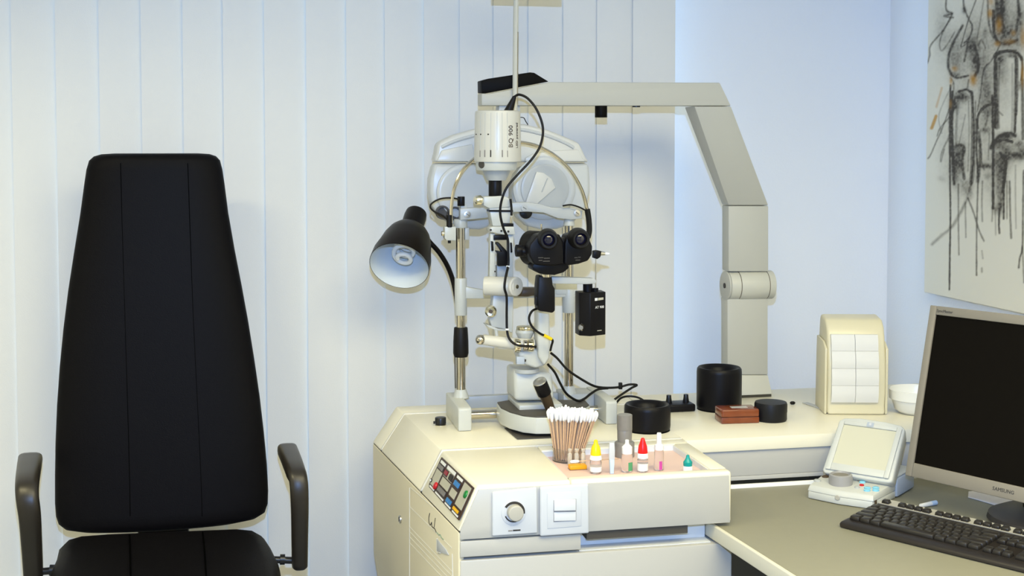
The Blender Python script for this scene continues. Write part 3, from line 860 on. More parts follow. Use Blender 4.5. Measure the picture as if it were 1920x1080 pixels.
G().cyl((xa - 0.006, cA.y, cA.z), (xa - 0.008, cA.y, cA.z), 0.007).obj('hinge_bolt', 'ink_dark', arm)
zb0, zb1 = ZT + 0.002, zat(cA.x, YPO, 703)
r0, r1 = xrow(1364, 1440, 703.5, YPO + .003, .05), xrow(1362, 1448, 733, YPO - .02, .085)
for p_ in r1:
    p_.z = ZT + .007
G().hexa(r0, r1).obj('post_foot', 'arm_light', arm, 0.002)
G().span((r1[0].x, r1[0].y + .001, ZT + 0.0005), (r1[1].x - .002, r1[2].y - .001, ZT + .0068)).obj('foot_pad', 'gap_dark', arm)
nb = at(1127, 198, YA + 0.02)
G().cyl(nb, nb - V((0, 0, 0.030)), 0.0155).obj('stop_peg', 'arm_black', arm, 0.001)
nb = at(1193, 198, YA + 0.02)
G().cyl(nb, nb - V((0, 0, 0.004)), 0.010).obj('screw_cap', 'black_plastic', arm)

# ================================================================== refractor hanging from the arm
rf = thing('phoropter', 'white phoropter with two rounded lens pods hanging behind the slit lamp', 'phoropter', tuple(at(958, 430, 3.24)))
YP = 3.165
top = [(814, 304), (819, 285), (820.5, 274), (825, 266), (853, 253), (888, 243), (925, 235), (960, 232), (985, 233), (1026, 243), (1061, 257), (1086, 268), (1091, 278), (1099, 295), (1105, 304)]
g = G(); plate(g, top, YP, 0.062); g.obj('upper_cover', 'refractor_cover', rf, 0.008, 3)
g = G(); ring = [(828, 276), (855, 264), (890, 254), (925, 246), (960, 243), (985, 244), (1025, 254), (1058, 267), (1076, 277)]
g.tube(px(ring, YP - .001), 0.004, 8, 5); g.obj('cover_ridge', 'refractor_white', rf)
g = G(); plate(g, [(985, 296), (1000, 288), (1035, 283), (1084, 280), (1092, 296), (1098, 303), (985, 303)], YP - .006, 0.01); g.obj('cover_shell', 'refractor_cover', rf, 0.003)
g = G(); plate(g, [(822, 296), (828, 282), (886, 270), (892, 303), (819, 303)], YP - .005, 0.01); g.obj('cover_shell', 'refractor_cover', rf, 0.003)
podL = [(814, 306.5), (925, 306.5), (930, 330), (931, 360), (930, 395), (925, 415), (915, 427), (900, 431), (882, 430), (862, 425), (840, 417), (820, 402), (810, 385), (806, 360), (807, 335)]
podR = [(1000, 306.5), (1105, 306.5), (1107, 335), (1107, 360), (1102, 385), (1088, 407), (1068, 423), (1045, 430), (1015, 431), (990, 424), (971, 407), (962, 380), (961, 350), (968, 328), (980, 313)]
g = G(); plate(g, podL, YP + .002, 0.06); pl = g.obj('lens_pod', 'refractor_white', rf, 0.010, 3)
g = G(); plate(g, podR, YP + .002, 0.06); pr = g.obj('lens_pod', 'refractor_white', rf, 0.010, 3)
# overlapping face discs and levers
cd_ = at(1020, 352, YP)
G().lathe([(56 * mm, 0), (56 * mm, .006), (50 * mm, .010), (47 * mm, .010)], cd_, (0, -1, 0), 40).obj('face_disc', 'refractor_white', pr, 0.001)
G().lathe([(43 * mm, .010), (43 * mm, .013), (38 * mm, .014)], cd_ + V((0, 0, -0.002)), (0, -1, 0), 40).obj('face_ring', 'refractor_grey', pr, 0.0005)
g = G(); plate(g, [(1006, 322), (1020, 324), (1034, 335), (1042, 352), (1001, 388), (992, 390), (984, 384)], YP - .020, 0.006); lv = g.obj('lens_lever', 'refractor_cover', pr, 0.0015)
G().tube([at(1027, 334, YP - .021), at(1016, 360, YP - .021)], 0.0012, 6, 1).obj('lever_line', 'refractor_grey', lv)
cd2 = at(985, 398, YP - 0.012)
G().lathe([(11 * mm, 0), (11 * mm, .008), (8 * mm, .010)], cd2, (0, -1, 0)).obj('thumb_wheel', 'black_plastic', pr)
cd3 = at(870, 360, YP)
G().lathe([(48 * mm, 0), (48 * mm, .006), (44 * mm, .009), (40 * mm, .009)], cd3, (0, -1, 0), 40).obj('face_disc', 'refractor_white', pl, 0.001)
for u, v, r in ((829, 398, 12), (852, 400, 12)):
    q = at(u, v, YP - 0.002)
    G().lathe([(r * mm, 0), (r * mm, .012), ((r - 3) * mm, .012), ((r - 4) * mm, .006)], q, (0, -1, 0)).obj('lens_cell', 'dark_grey', pl)
g = G(); plate(g, [(936, 196), (975, 196), (976, 208), (971, 232), (940, 232), (935, 208)], YP + .006, 0.04); g.obj('hanger', 'refractor_grey', rf, 0.002)
# near-test rod standing upright with its card out of the frame
pr0, pr1 = at(965, 236, YP - 0.012), at(968, -40, YP - 0.012)
G().tube([pr0, pr1], 0.0065, 10, 1).obj('near_rod', 'arm_light', rf)
G().tube([at(970, 196, YP - .016), at(971, 60, YP - .016)], 0.0018, 6, 1).obj('rod_groove', 'chrome', rf)
cq = at(988, -4, YP - 0.02)
G().span((cq.x - 0.088, cq.y, cq.z - 0.001), (cq.x + 0.088, cq.y + 0.012, cq.z + 0.12)).obj('near_card', 'refractor_white', rf, 0.002)
G().tube([at(976, 220, YP), at(982, 221, YP), at(986, 228, YP), at(990, 234, YP)], 0.0012, 6).obj('hanger_wire', 'black_rubber', rf)

# ================================================================== slit lamp head rest
hr = thing('head_rest', 'chrome twin-column head rest of the slit lamp with grey cross bars', 'head rest', (0.66, 3.1, ZT))
YC = 3.12
def vcyl(u, v0, v1, y, wpx, mt, name, par, n=24, bev=0.0):
    p = at(u, (v0 + v1) / 2, y)
    r = wpx / 2 * mpp(p)
    return G().cyl((p.x, y, zat(p.x, y, v0)), (p.x, y, zat(p.x, y, v1)), r, n=n).obj(name, mt, par, bev)
XC1, XC2 = at(864, 600, YC).x, at(1066.5, 600, YC).x
def col_at(x, v0, v1, r, mt, name, bev=0, r2=None):
    return G().cyl((x, YC, zat(x, YC, v1)), (x, YC, zat(x, YC, v0)), r, r2).obj(name, mt, hr, bev)
mc = mpp(at(960, 600, YC))
col_at(XC1, 418, 748, 8.7 * mc, 'chrome', 'column'); col_at(XC2, 418, 748, 8.7 * mc, 'chrome', 'column')
# feet
g = G(); xf0, xf1 = 0.508, 0.540
g.prism([(xf0, 2.994, ZT + .0005), (xf0, 2.994, ZT + .052), (xf0, 3.00, ZT + .056), (xf0, 3.05, ZT + .058), (xf0, 3.18, ZT + .058), (xf0, 3.18, ZT + .0005)], (xf1 - xf0, 0, 0)); g.obj('foot', 'instrument_white', hr, 0.004, 3)
G().lathe([(0.020, 0), (0.0145, 0.016), (0.0135, 0.02)], (XC1, YC, ZT + .056), (0, 0, 1)).obj('column_socket', 'instrument_white', hr)
g = G(); xg0, xg1 = 0.868, 0.896
g.prism([(xg0, 2.996, ZT + .0005), (xg0, 2.996, ZT + .052), (xg0, 3.00, ZT + .056), (xg0, 3.05, ZT + .058), (xg0, 3.18, ZT + .058), (xg0, 3.18, ZT + .0005)], (xg1 - xg0, 0, 0)); g.obj('foot', 'instrument_white', hr, 0.004, 3)
G().span((XC2 - .018, 3.10, ZT + .0005), (xg0, 3.18, ZT + .056)).obj('foot_bridge', 'instrument_grey', hr, 0.003)
G().lathe([(0.020, 0), (0.0145, 0.016), (0.0135, 0.02)], (XC2, YC, ZT + .054), (0, 0, 1)).obj('column_socket', 'instrument_white', hr)
G().span((xf1, 3.155, ZT + .02), (XC2 - .018, 3.175, ZT + .05)).obj('rear_bar', 'instrument_grey', hr, 0.002)
# upper cross arm
g = G(); plate(g, [(863, 391), (880, 390), (917, 388), (960, 384), (960, 397), (917, 408), (890, 411), (863, 413)], YC - .022, 0.024); g.obj('brow_arm', 'instrument_grey', hr, 0.002)
g = G(); plate(g, [(960, 380), (985, 379), (1010, 382), (1035, 389), (1060, 390), (1092, 395), (1092, 410), (1070, 412), (1045, 409), (1020, 399), (990, 397), (960, 398)], YC - .022, 0.024); g.obj('brow_arm', 'instrument_grey', hr, 0.002)
for u, v in ((876, 402), (1082, 399.5), (983, 390)):
    p = at(u, v, YC - .022)
    s_ = G().lathe([(6.2 * mc, 0), (6.2 * mc, .003), (4 * mc, .0035)], p, (0, -1, 0), 16).obj('screw', 'steel' if u != 983 else 'instrument_grey', hr)
    G().box(p + V((0, -.0036, 0)), (8 * mc, .001, .0012), Matrix.Rotation(.6, 3, 'Y')).obj('slot', 'ink_dark', s_)
col_at(XC1, 411, 427, 12.5 * mc, 'instrument_white', 'collar', 0.001); col_at(XC2, 408, 423, 11 * mc, 'instrument_white', 'collar', 0.001, 9 * mc)
g = G(); plate(g, [(864, 384), (876, 384), (876, 392), (864, 392)], YC - .012, .024); g.obj('arm_block', 'instrument_white', hr, 0.001)
# brow band, a chrome hoop
G().tube(px([(846, 418), (846, 392), (849, 365), (855, 343), (867, 320), (884, 302), (905, 287), (935, 274), (962, 267), (990, 269), (1015, 277), (1045, 295), (1070, 320), (1088, 350), (1097, 375), (1102, 400)], YC - .03), 0.0042, 10, 4).obj('brow_band', 'chrome', hr)
G().tube(px([(1101, 392), (1104, 412), (1105, 432), (1102, 446)], YC - .03), 0.0072, 10).obj('band_grip', 'black_rubber', hr)
G().tube(px([(1055, 386), (1070, 384), (1085, 388), (1097, 394)], YC - .036), 0.0020, 8).obj('band_wire', 'black_rubber', hr)
# fixation-lamp parts by the left column
vcyl(864.5, 368.5, 386, YC - .01, 14, 'black_satin', 'fixation_socket', hr, bev=.0008)
G().tube(px([(862, 374), (845, 371), (825, 373), (810, 381), (807, 389), (815, 397), (830, 404), (838, 412)], YC - .03), 0.0021, 8).obj('fixation_cable', 'black_rubber', hr)
vcyl(842.5, 403, 426, YC - .03, 11, 'black_rubber', 'fixation_plug', hr)
g = G(); plate(g, [(834, 425), (855, 425), (855, 451), (838, 451), (834, 447)], YC - .035, .026); g.obj('clamp_block', 'instrument_white', hr, .0015)
g = G(); plate(g, [(872, 427), (880, 427), (880, 450), (872, 450)], YC - .01, .02); g.obj('clamp_block', 'instrument_grey', hr, .0015)
G().cyl(at(828, 438, YC - .022), at(836, 438, YC - .022), 4.5 * mc).obj('clamp_screw', 'brass', hr)
vcyl(842.5, 450, 456, YC - .025, 6, 'black_rubber', 'cable_tip', hr)
# chin rest level
col_at(XC1, 521, 591, 11.5 * mc, 'instrument_white', 'sleeve', .0015); col_at(XC2, 540, 586, 12 * mc, 'instrument_white', 'sleeve', .0015)
g = G(); plate(g, [(872, 537), (885, 540), (915, 545), (1080, 541), (1080, 557), (915, 560), (872, 560)], YC - .010, .02); g.obj('chin_bar', 'instrument_white', hr, .002)
g = G(); plate(g, [(1042, 529), (1058, 520), (1082, 522), (1083, 552), (1042, 552)], YC - .012, .03); g.obj('chin_lift', 'instrument_white', hr, .002)
g = G(); plate(g, [(968, 546), (985, 541), (1012, 541), (1014, 552), (990, 556), (970, 556)], YC - .05, .04); g.obj('chin_cup', 'chinrest_brown', hr, .003)

# ================================================================== slit lamp
sl = thing('slit_lamp', 'grey-white slit lamp microscope with black binocular eyepieces on the cabinet top', 'slit lamp', tuple(oz(1000, 800, ZT)))
# glide plate
gp = [oz(u, v, ZT + .001) for u, v in ((946, 804), (970, 824), (1105, 818), (1105, 790), (1000, 790))]
G().prism(gp, (0, 0, .002)).obj('glide_plate', 'dark_grey', sl)
zb = ZT + 0.048
out = [(931, 756), (938, 766), (955, 774), (980, 781), (1005, 783.5), (1035, 783), (1065, 778), (1092, 770), (1106, 761), (1098, 752), (960, 751)]
op = [oz(u, v, zb) for u, v in out]
G().prism([p - V((0, 0, .038)) for p in op], (0, 0, .038)).obj('base', 'instrument_white', sl, .0025, 3)
cq = sum(op, V()) / len(op)
G().prism([cq + (p - cq) * .985 + V((0, 0, .0003)) for p in op], (0, 0, .003)).obj('base_top', 'dark_grey', sl, .001)
# axle and toothed wheel
ya = 3.075
za_ = at(910, 777, ya).z
G().cyl((xf1, ya, za_), (xg0, ya, za_), 7.8 * mc).obj('axle', 'chrome', sl)
for u, r in ((1126, 17), (1133, 19)):
    xq = at(u, 776, ya).x
    g = G(); rr_ = []
    for k in range(48):
        t = 2 * math.pi * k / 48
        rad = (r + (1.5 if k % 2 else 0)) * mc
        rr_.append((xq, ya + rad * math.cos(t), za_ + rad * math.sin(t)))
    g.prism(rr_, (5.5 * mc, 0, 0)); g.obj('toothed_wheel', 'black_satin', sl)
vcyl(937, 769, 787, ya - .02, 6, 'black_satin', 'axle_stop', sl)
# instrument block
def zring(z, pts):
    return [(x, y, z) for x, y in pts]
YI = 3.01
z0, z1 = zat(0.66, 2.99, 768), zat(0.66, 2.99, 753)
bl, brr = at(990, 768, 2.97), at(1054, 764, 2.97)
g = G(); g.span((bl.x - .022, 2.965, zb + .001), (brr.x, 3.10, z1 - .004)); g.obj('pedestal', 'instrument_white', sl, .003)
x0, x1 = at(963, 720, 2.99).x, at(1037, 720, 2.99).x
zt0, zt1 = zat(.66, 2.99, 751), zat(.66, 2.99, 697)
g = G(); g.loft([[(x0 + .002, 2.985, zt0), (x1, 2.975, zt0), (x1, 3.08, zt0), (x0 + .002, 3.08, zt0)], [(x0, 2.99, zt1 + .006), (x1 - .002, 2.985, zt1 - .006), (x1 - .002, 3.08, zt1 - .002), (x0, 3.08, zt1 + .006)]]); g.obj('instrument_block', 'instrument_white', sl, .010, 4)
# joystick
j0, j1, j2 = at(1034, 772, 2.945), at(1021, 738, 2.925), at(1012, 716, 2.915)
G().cyl(j0, j1, .0105, .0135).obj('joystick_stem', 'chinrest_brown', sl)
G().cyl(j1, j2, .0165, .0165).obj('joystick_grip', 'black_satin', sl, .001)
dj = (j2 - j1).normalized()
G().lathe([(.0165, 0), (.0155, .0025), (.010, .0045), (.002, .0052)], j2, dj).obj('joystick_cap', 'steel', sl)
# swinging arms: bowl and microscope column
g = G(); plate(g, [(972, 660), (1000, 655), (1032, 655), (1030, 672), (1022, 686), (1005, 691), (985, 684), (973, 672)], 2.96, .06); g.obj('arm_bowl', 'instrument_white', sl, .006, 3)
g = G(); plate(g, [(1009, 583), (1031, 583), (1032, 640), (1031, 672), (1021, 687), (1010, 670), (1008, 640)], 2.945, .045); g.obj('microscope_arm', 'instrument_white', sl, .006, 3)
g = G(); g.cyl(at(987, 690, 3.0), at(987, 697, 3.0), .030); g.obj('pivot', 'instrument_grey', sl)
G().span(at(969, 669, 2.95), at(981, 681, 2.965)).obj('lock_block', 'device_grey', sl, .001)
G().cyl(at(975, 675, 2.957), at(986, 676, 2.957), .003).obj('lock_screw', 'ink_dark', sl)
# horizontal arm with knobs
G().tube([at(905, 637, 2.97), at(935, 641, 2.97), at(968, 645, 2.97), at(1000, 648, 2.97)], .014, 16, 3, rr=lambda t: .0118 + .004 * t).obj('lower_arm', 'ivory', sl)
G().ball(at(900.5, 637, 2.965), 9 * mc).obj('arm_knob', 'chrome', sl)
for u, w_, r in ((972, 8, 12), (986, 5, 10), (997, 8, 11)):
    G().cyl(at(u - w_, 648, 2.955), at(u + w_ * .3, 648, 2.955), r * mc).obj('control_ring', 'brass' if u != 986 else 'chrome', sl, .001)
G().tube([at(930, 618, 2.975), at(933, 645, 2.975)], .0042, 10, 1).obj('support_pin', 'instrument_grey', sl)
g = G(); g.cyl(at(986, 612, 2.99), at(986, 618, 2.99), 17 * mc); g.obj('scale_disc', 'brass', sl, .001)
G().lathe([(16 * mc, 0), (17 * mc, .006), (13 * mc, .018), (9 * mc, .026)], at(984, 618, 2.99), (0, 0, -1)).obj('scale_hub', 'instrument_white', sl)
# illumination column, lower half
g = G(); plate(g, [(925, 549), (950, 549), (950, 618), (922, 613), (918, 600), (922, 585)], 2.985, .03); g.obj('lower_column', 'instrument_grey', sl, .003)
g = G(); plate(g, [(951, 552), (963, 552), (961, 624), (951, 621)], 2.995, .03); g.obj('lower_column', 'instrument_white', sl, .002)
g = G(); plate(g, [(911, 609), (920, 611), (935, 617), (950, 618), (950, 621), (932, 620), (916, 614)], 2.975, .04); g.obj('column_flange', 'instrument_grey', sl, .0008)
kq = at(920.5, 583, 2.98)
kb = G().lathe([(10.5 * mc, 0), (10.5 * mc, .008), (8 * mc, .011), (5 * mc, .010)], kq, (-.25, -1, 0)).obj('slit_knob', 'brass', sl)
G().lathe([(4 * mc, .009), (3.5 * mc, .012)], kq, (-.25, -1, 0)).obj('knob_cap', 'chinrest_brown', kb)
# tilting barrel
G().cyl(at(908, 536, 2.99), at(966, 537, 2.965), 17 * mc, n=32).obj('tilt_barrel', 'ivory', sl, .0025)
bq = at(964.5, 537, 2.96)
bd = G().lathe([(17 * mc, 0), (17 * mc, .006), (14.5 * mc, .008)], bq, (.55, -.83, 0), 32).obj('barrel_cap', 'ivory', sl, .0005)
G().lathe([(4 * mc, .007), (3.5 * mc, .010)], bq, (.55, -.83, 0)).obj('cap_screw', 'brass', bd)
# prism tower: two flat rods with the slit mechanism between them
g = G(); plate(g, [(919.5, 438), (928.5, 438), (927.5, 521), (918, 521)], 2.99, .022); g.obj('tower_rod', 'instrument_white', sl, .001)
g = G(); plate(g, [(953, 438), (963, 438), (962, 521), (952.5, 521)], 2.99, .022); g.obj('tower_rod', 'instrument_white', sl, .001)
g = G(); plate(g, [(932, 498), (952, 498), (953, 521), (932, 521)], 3.0, .02); g.obj('tower_foot', 'instrument_grey', sl, .001)
g = G(); plate(g, [(918, 428), (924, 425), (964, 425), (966, 440), (943, 440), (930, 437), (919, 435)], 2.98, .04); g.obj('tower_head', 'instrument_white', sl, .0015)
g = G(); plate(g, [(926, 441), (952, 441), (952, 450), (926, 450)], 2.985, .025); g.obj('slit_shutter', 'black_satin', sl, .0008)
g = G(); plate(g, [(921, 452), (925, 453), (926, 470), (922, 471)], 2.984, .008); g.obj('filter_tab', 'black_satin', sl, .0008)
g = G(); plate(g, [(957, 455), (960, 455), (961, 473), (958, 474)], 2.984, .008); g.obj('filter_tab', 'black_satin', sl, .0008)
g = G(); plate(g, [(930, 456), (935, 454), (950, 470), (953, 476), (953, 498), (934, 499), (934, 476), (930, 470), (941, 472)], 2.98, .02); g.obj('slit_lever', 'black_satin', sl, .0015)
for u, v, r in ((940, 433, 2), (953, 434, 2), (920, 431, 2), (928, 509, 1.5)):
    G().lathe([(r * mc, 0), (r * mc, .0015)], at(u, v, 2.98), (0, -1, 0), 10).obj('screw', 'ink_dark', sl)
# upper illumination column
g = G(); plate(g, [(917, 390), (962, 388), (962, 424), (924, 424)], 2.995, .035); g.obj('upper_column', 'instrument_white', sl, .002)
g = G(); plate(g, [(917, 393.5), (962, 394), (962, 397.5), (917, 397)], 2.992, .03); g.obj('aperture_strip', 'black_satin', sl)
g = G(); plate(g, [(944, 418.5), (963, 419), (963, 425.5), (944, 425)], 2.985, .03); g.obj('aperture_disc', 'black_satin', sl, .0008)
G().tube([at(957, 373, 2.985), at(959, 390, 2.985), at(959, 404, 2.985)], .0028, 8).obj('optic_pin', 'black_rubber', sl)
G().cyl(at(958.5, 406, 2.985), at(958, 418, 2.985), .0032).obj('optic_sleeve', 'chrome', sl)
g = G(); plate(g, [(907, 369), (945, 367), (955, 372), (957, 388), (918, 391), (907, 385)], 2.992, .04); g.obj('lamp_neck', 'instrument_white', sl, .002)
G().cyl(at(898, 376, 3.0), at(925, 377, 3.0), 5.5 * mc).obj('knob_shaft', 'instrument_white', sl)
G().lathe([(7 * mc, 0), (9.5 * mc, .004), (8.5 * mc, .014), (6 * mc, .018)], at(903, 376, 2.995), (-1, -.25, .08)).obj('filter_knob', 'brass', sl)
vcyl(928.5, 337, 368, 3.01, 25, 'black_satin', 'lamp_collar', sl, bev=.001)
# lamp housing
yl = 3.01
cl = at(933, 255, yl)
ml = mpp(cl)
z_ = lambda v: zat(cl.x, yl, v)
G().lathe([(18 * ml, z_(338)), (22 * ml, z_(330)), (27 * ml, z_(319)), (28 * ml, z_(318))], (cl.x - .003, yl, 0), (0, 0, 1), 36).obj('lamp_cone', 'instrument_grey', sl)
col = G().lathe([(37 * ml, z_(319)), (38 * ml, z_(317)), (39 * ml, z_(305)), (39 * ml, z_(303))], (cl.x - .003, yl, 0), (0, 0, 1), 40).obj('lamp_flange', 'instrument_white', sl)
e = V((math.sin(-1.0), -math.cos(-1.0), 0)); G().lathe([(8 * ml, 0), (7 * ml, 2.2 * ml)], V((cl.x - .003, yl, z_(307.5))) + e * 37.5 * ml, e).obj('latch', 'dark_grey', col)
lh = G().lathe([(44 * ml, z_(303)), (44.5 * ml, z_(300)), (42.5 * ml, z_(213)), (41.5 * ml, z_(209)), (38 * ml, z_(207.5))], (cl.x, yl, 0), (0, 0, 1), 48).obj('lamp_housing', 'ivory', sl)
for a_, v0, v1, mt, r in ([(-1.02, 282, 294, 'panel_grey', 1.0), (-.76, 281, 294, 'panel_grey', 1.2), (-.49, 281, 294, 'ink_dark', 1.2), (0.0, 281, 294, 'panel_grey', 1.1), (.23, 282, 294, 'panel_grey', .8)] + [(x_, 212, 281, 'refractor_grey', .4) for x_ in (-1.02, -.76, -.49, -.22, 0.0, .23)]):
    e = V((math.sin(a_), -math.cos(a_), 0))
    r0, r1 = (44.0, 42.7)
    ra = 44.5 - 2 * (300 - v1) / 87
    rb = 44.5 - 2 * (300 - v0) / 87
    G().tube([V((cl.x, yl, z_(v1))) + e * ra * ml, V((cl.x, yl, z_(v0))) + e * rb * ml], r * ml, 6, 1).obj('cooling_slot', mt, lh)
for a_ in (-1.35, -1.0, -.61):
    e = V((math.sin(a_), -math.cos(a_), 0))
    G().ball(V((cl.x, yl, z_(252))) + e * 43.3 * ml, 1.6 * ml, 8).obj('vent_dot', 'ink_dark', lh)
for body, a_, v, sz in (('BQ 900', .40, 256, 0.0165), ('LED powered', .76, 254, 0.0105)):
    e = V((math.sin(a_), -math.cos(a_), 0))
    x_ = V((math.cos(a_), math.sin(a_), 0))
    text(body, sz, V((cl.x, yl, z_(v))) + e * 44.0 * ml, (0, 0, 1), -x_, 'chinrest_brown', lh, .0003)
# cable from the lamp housing
g = G(); g.cyl(at(953, 210, 3.0), at(965, 181, 2.99), .011, .0045); g.obj('strain_relief', 'black_rubber', sl)
G().tube([at(965, 181, 2.99), at(974, 177.5, 2.98), at(990, 185, 2.97), at(1007, 207, 2.96), at(1018, 240, 2.955), at(1013, 273, 2.95), at(996, 300, 2.945), at(970, 328, 2.945), at(950, 352, 2.945), at(940, 378, 2.95), at(938, 402, 2.955), at(944, 428, 2.96), at(952, 448, 2.965), at(953, 475, 2.965), at(953, 497, 2.965), at(948, 520, 2.95), at(946, 540, 2.945), at(950, 557, 2.95), at(950, 590, 2.955), at(951, 622, 2.955), at(957, 638, 2.95), at(970, 647, 2.94), at(990, 649, 2.94), at(1005, 650, 2.945)], .0030, 8, 5).obj('lamp_cable', 'black_rubber', sl)
for u, v in ((953, 501), (951, 619)):
    G().lathe([(.0045, 0), (.0045, .004)], at(u, v, 2.965 if v < 600 else 2.955), (0, 0, 1)).obj('cable_clip', 'cap_white', sl)
G().tube([at(1010, 578, 2.91), at(998, 583, 2.90), at(992, 597, 2.90), at(998, 613, 2.90), at(1012, 625, 2.90), at(1027, 632, 2.905), at(1036, 638, 2.91), at(1034, 648, 2.92), at(1032, 657, 2.935)], .0028, 8).obj('microscope_cable', 'black_rubber', sl)
G().tube([at(1020, 628.5, 2.90), at(1034, 636, 2.905)], .0040, 8, 1).obj('cable_band', 'yellow_band', sl)
G().tube([at(1033, 662, 2.95), at(1045, 672, 2.96), at(1065, 694, 3.0), at(1095, 714, 3.05), at(1115, 724, 3.08), at(1135, 727, 3.09), at(1160, 726, 3.10), at(1180, 721, 3.10), at(1194, 722, 3.10), at(1185, 727, 3.09), at(1168, 738, 3.08), at(1150, 751, 3.07), at(1147, 757, 3.07)], .0030, 8).obj('power_cable', 'black_rubber', sl)
G().tube([at(1027, 683, 2.95), at(1040, 698, 2.96), at(1050, 718, 2.98), at(1062, 738, 3.0), at(1082, 751, 3.02), at(1095, 748, 3.04), at(1108, 738, 3.06), at(1122, 730, 3.08), at(1140, 728, 3.09)], .0030, 8).obj('power_cable', 'black_rubber', sl)
G().tube([at(1156, 755, 3.10), at(1165, 746, 3.11), at(1180, 743, 3.11), at(1198, 746, 3.10), at(1215, 757, 3.08)], .0028, 8).obj('power_cable', 'black_rubber', sl)
G().span(at(1161, 718, 3.096), at(1165.5, 729, 3.104)).obj('cable_tie', 'black_rubber', sl, .001)
# binocular microscope
YM = 2.86
mb_ = mpp(at(1050, 470, YM))
dr = at(1003, 466, YM + .04)
G().cyl(dr + V((-.008, .03, 0)), dr + V((.02, -.005, 0)), 33 * mb_, n=36).obj('magnification_drum', 'black_rubber', sl, .003)
G().cyl(at(967, 470, YM + .03), at(978, 470, YM + .03), 11.5 * mb_).obj('drum_knob', 'black_satin', sl, .001)
G().cyl(at(977, 471, YM + .03), at(992, 472, YM + .03), 9.5 * mb_).obj('drum_knob', 'black_satin', sl, .001)
g = G(); plate(g, [(998, 500), (999, 506), (1013, 513.5), (1040, 516), (1057, 511), (1068, 502), (1060, 485), (1005, 485)], YM + .002, .05); g.obj('microscope_body', 'black_satin', sl, .003)
g = G(); plate(g, [(992, 466), (994, 458), (1008, 441), (1030, 436), (1050, 440), (1057, 455), (1057, 494), (1040, 498), (1012, 497), (1001, 495), (993, 480)], YM - .02, .05); ml_ = g.obj('prism_housing', 'black_satin', sl, .004, 3)
g = G(); plate(g, [(1059, 455), (1064, 441), (1085, 435), (1104, 445), (1111, 462), (1110.5, 477), (1103, 489), (1085, 495), (1064, 498), (1058, 494)], YM - .015, .05); mr_ = g.obj('prism_housing', 'black_satin', sl, .004, 3)
g = G(); plate(g, [(1046, 446), (1066, 446), (1066, 496), (1046, 496)], YM - .005, .03); g.obj('bridge', 'black_satin', sl, .002)
for u, v, du in ((1026, 447, 3.5), (1082, 445.5, 8)):
    p = at(u, v, YM - .012)
    q = at(u + du, v + 3.5, YM - .052)
    ep = G().lathe([(19 * mb_, 0), (19.5 * mb_, .008), (19 * mb_, .020), (17.5 * mb_, .030), (17 * mb_, .036), (15 * mb_, .040), (11.5 * mb_, .040), (10.5 * mb_, .032)], p, q - p, 36, caps=False).obj('eyepiece', 'black_rubber', sl)
    ax = (q - p).normalized()
    G().lathe([(11 * mb_, .030), (10 * mb_, .0325), (7 * mb_, .0345), (3 * mb_, .0355), (.2 * mb_, .0358)], p, ax, 28).obj('lens', 'lens_glass', ep)
for u, h in ((1015, 14), (1024.5, 5)):
    p = at(u, 434, YM + .02)
    G().cyl(p, p + V((0, 0, h * mb_)), .0022 if h > 8 else .003).obj('locking_pin', 'chrome', sl)
for (u0, u1, v, par) in ((1009, 1019, 483, 'l'), (1020, 1031, 484, 'l'), (1010, 1017, 488, 'l'), (1018, 1031, 489.5, 'l'), (1077, 1083, 483, 'r'), (1084, 1089, 482, 'r'), (1079, 1088, 487.5, 'r')):
    yy = YM - (.0206 if par == 'l' else .0156)
    G().span(at(u0, v - .5, yy), at(u1, v + .9, yy - .0004)).obj('engraved_mark', 'dark_grey', ml_ if par == 'l' else mr_)
vcyl(1024, 514, 519, YM + .03, 22, 'chrome', 'mount_ring', sl)
g = G(); plate(g, [(1011, 518), (1035, 517), (1037, 536), (1041, 541), (1041, 583), (1036, 587), (1010, 583), (1008, 560), (1009, 536)], YM + .02, .04); g.obj('mount_post', 'black_satin', sl, .003)
g = G(); plate(g, [(1005, 556), (1010, 556), (1010, 574), (1005, 573)], YM + .025, .02); g.obj('mount_lever', 'black_satin', sl, .001)
# bracket and tonometer
g = G(); plate(g, [(1034, 519), (1060, 520), (1113, 522), (1119, 526), (1117, 532), (1100, 533), (1034, 532)], YM + .03, .025); g.obj('tonometer_bracket', 'instrument_grey', sl, .002)
yt = 2.90
mt_ = mpp(at(1110, 590, yt))
def tq(u, v, y):
    p = at(u, v, y)
    return p
ztop, zbot = at(1110, 549, yt).z, at(1110, 630, yt).z
xa_, xm_, xb_ = at(1086, 590, yt + .012).x, at(1106, 590, yt).x, at(1135.5, 590, yt + .014).x
prof = [(xa_, yt + .012), (xm_, yt - .004), (xb_, yt + .014), (xb_, yt + .055), (xa_, yt + .05)]
g = G(); g.prism([(x, y, zbot) for x, y in prof], (0, 0, ztop - zbot)); tb = g.obj('tonometer_box', 'black_satin', sl, .0015)
vcyl(1102, 532, 550, yt + .03, 18, 'black_satin', 'tonometer_socket', sl); vcyl(1116.5, 540, 550, yt + .022, 11, 'black_satin', 'tonometer_socket', sl)
G().tube([at(1116.5, 541, yt + .02), at(1117.5, 484, yt + .02)], .0011, 6, 1).obj('feeler_rod', 'steel', sl)
g = G(); plate(g, [(1114, 471), (1121, 469.5), (1128, 471), (1126, 482), (1120, 486), (1113.5, 484)], yt + .01, .018); g.obj('feeler_head', 'black_satin', sl, .001)
G().cyl(at(1121, 475, yt + .018), at(1134, 475.5, yt + .018), .0062, .0042).obj('feeler_prism', 'steel', sl); G().cyl(at(1133, 475.5, yt + .018), at(1142, 476, yt + .018), .0040, .0028).obj('feeler_tip', 'cap_white', sl)
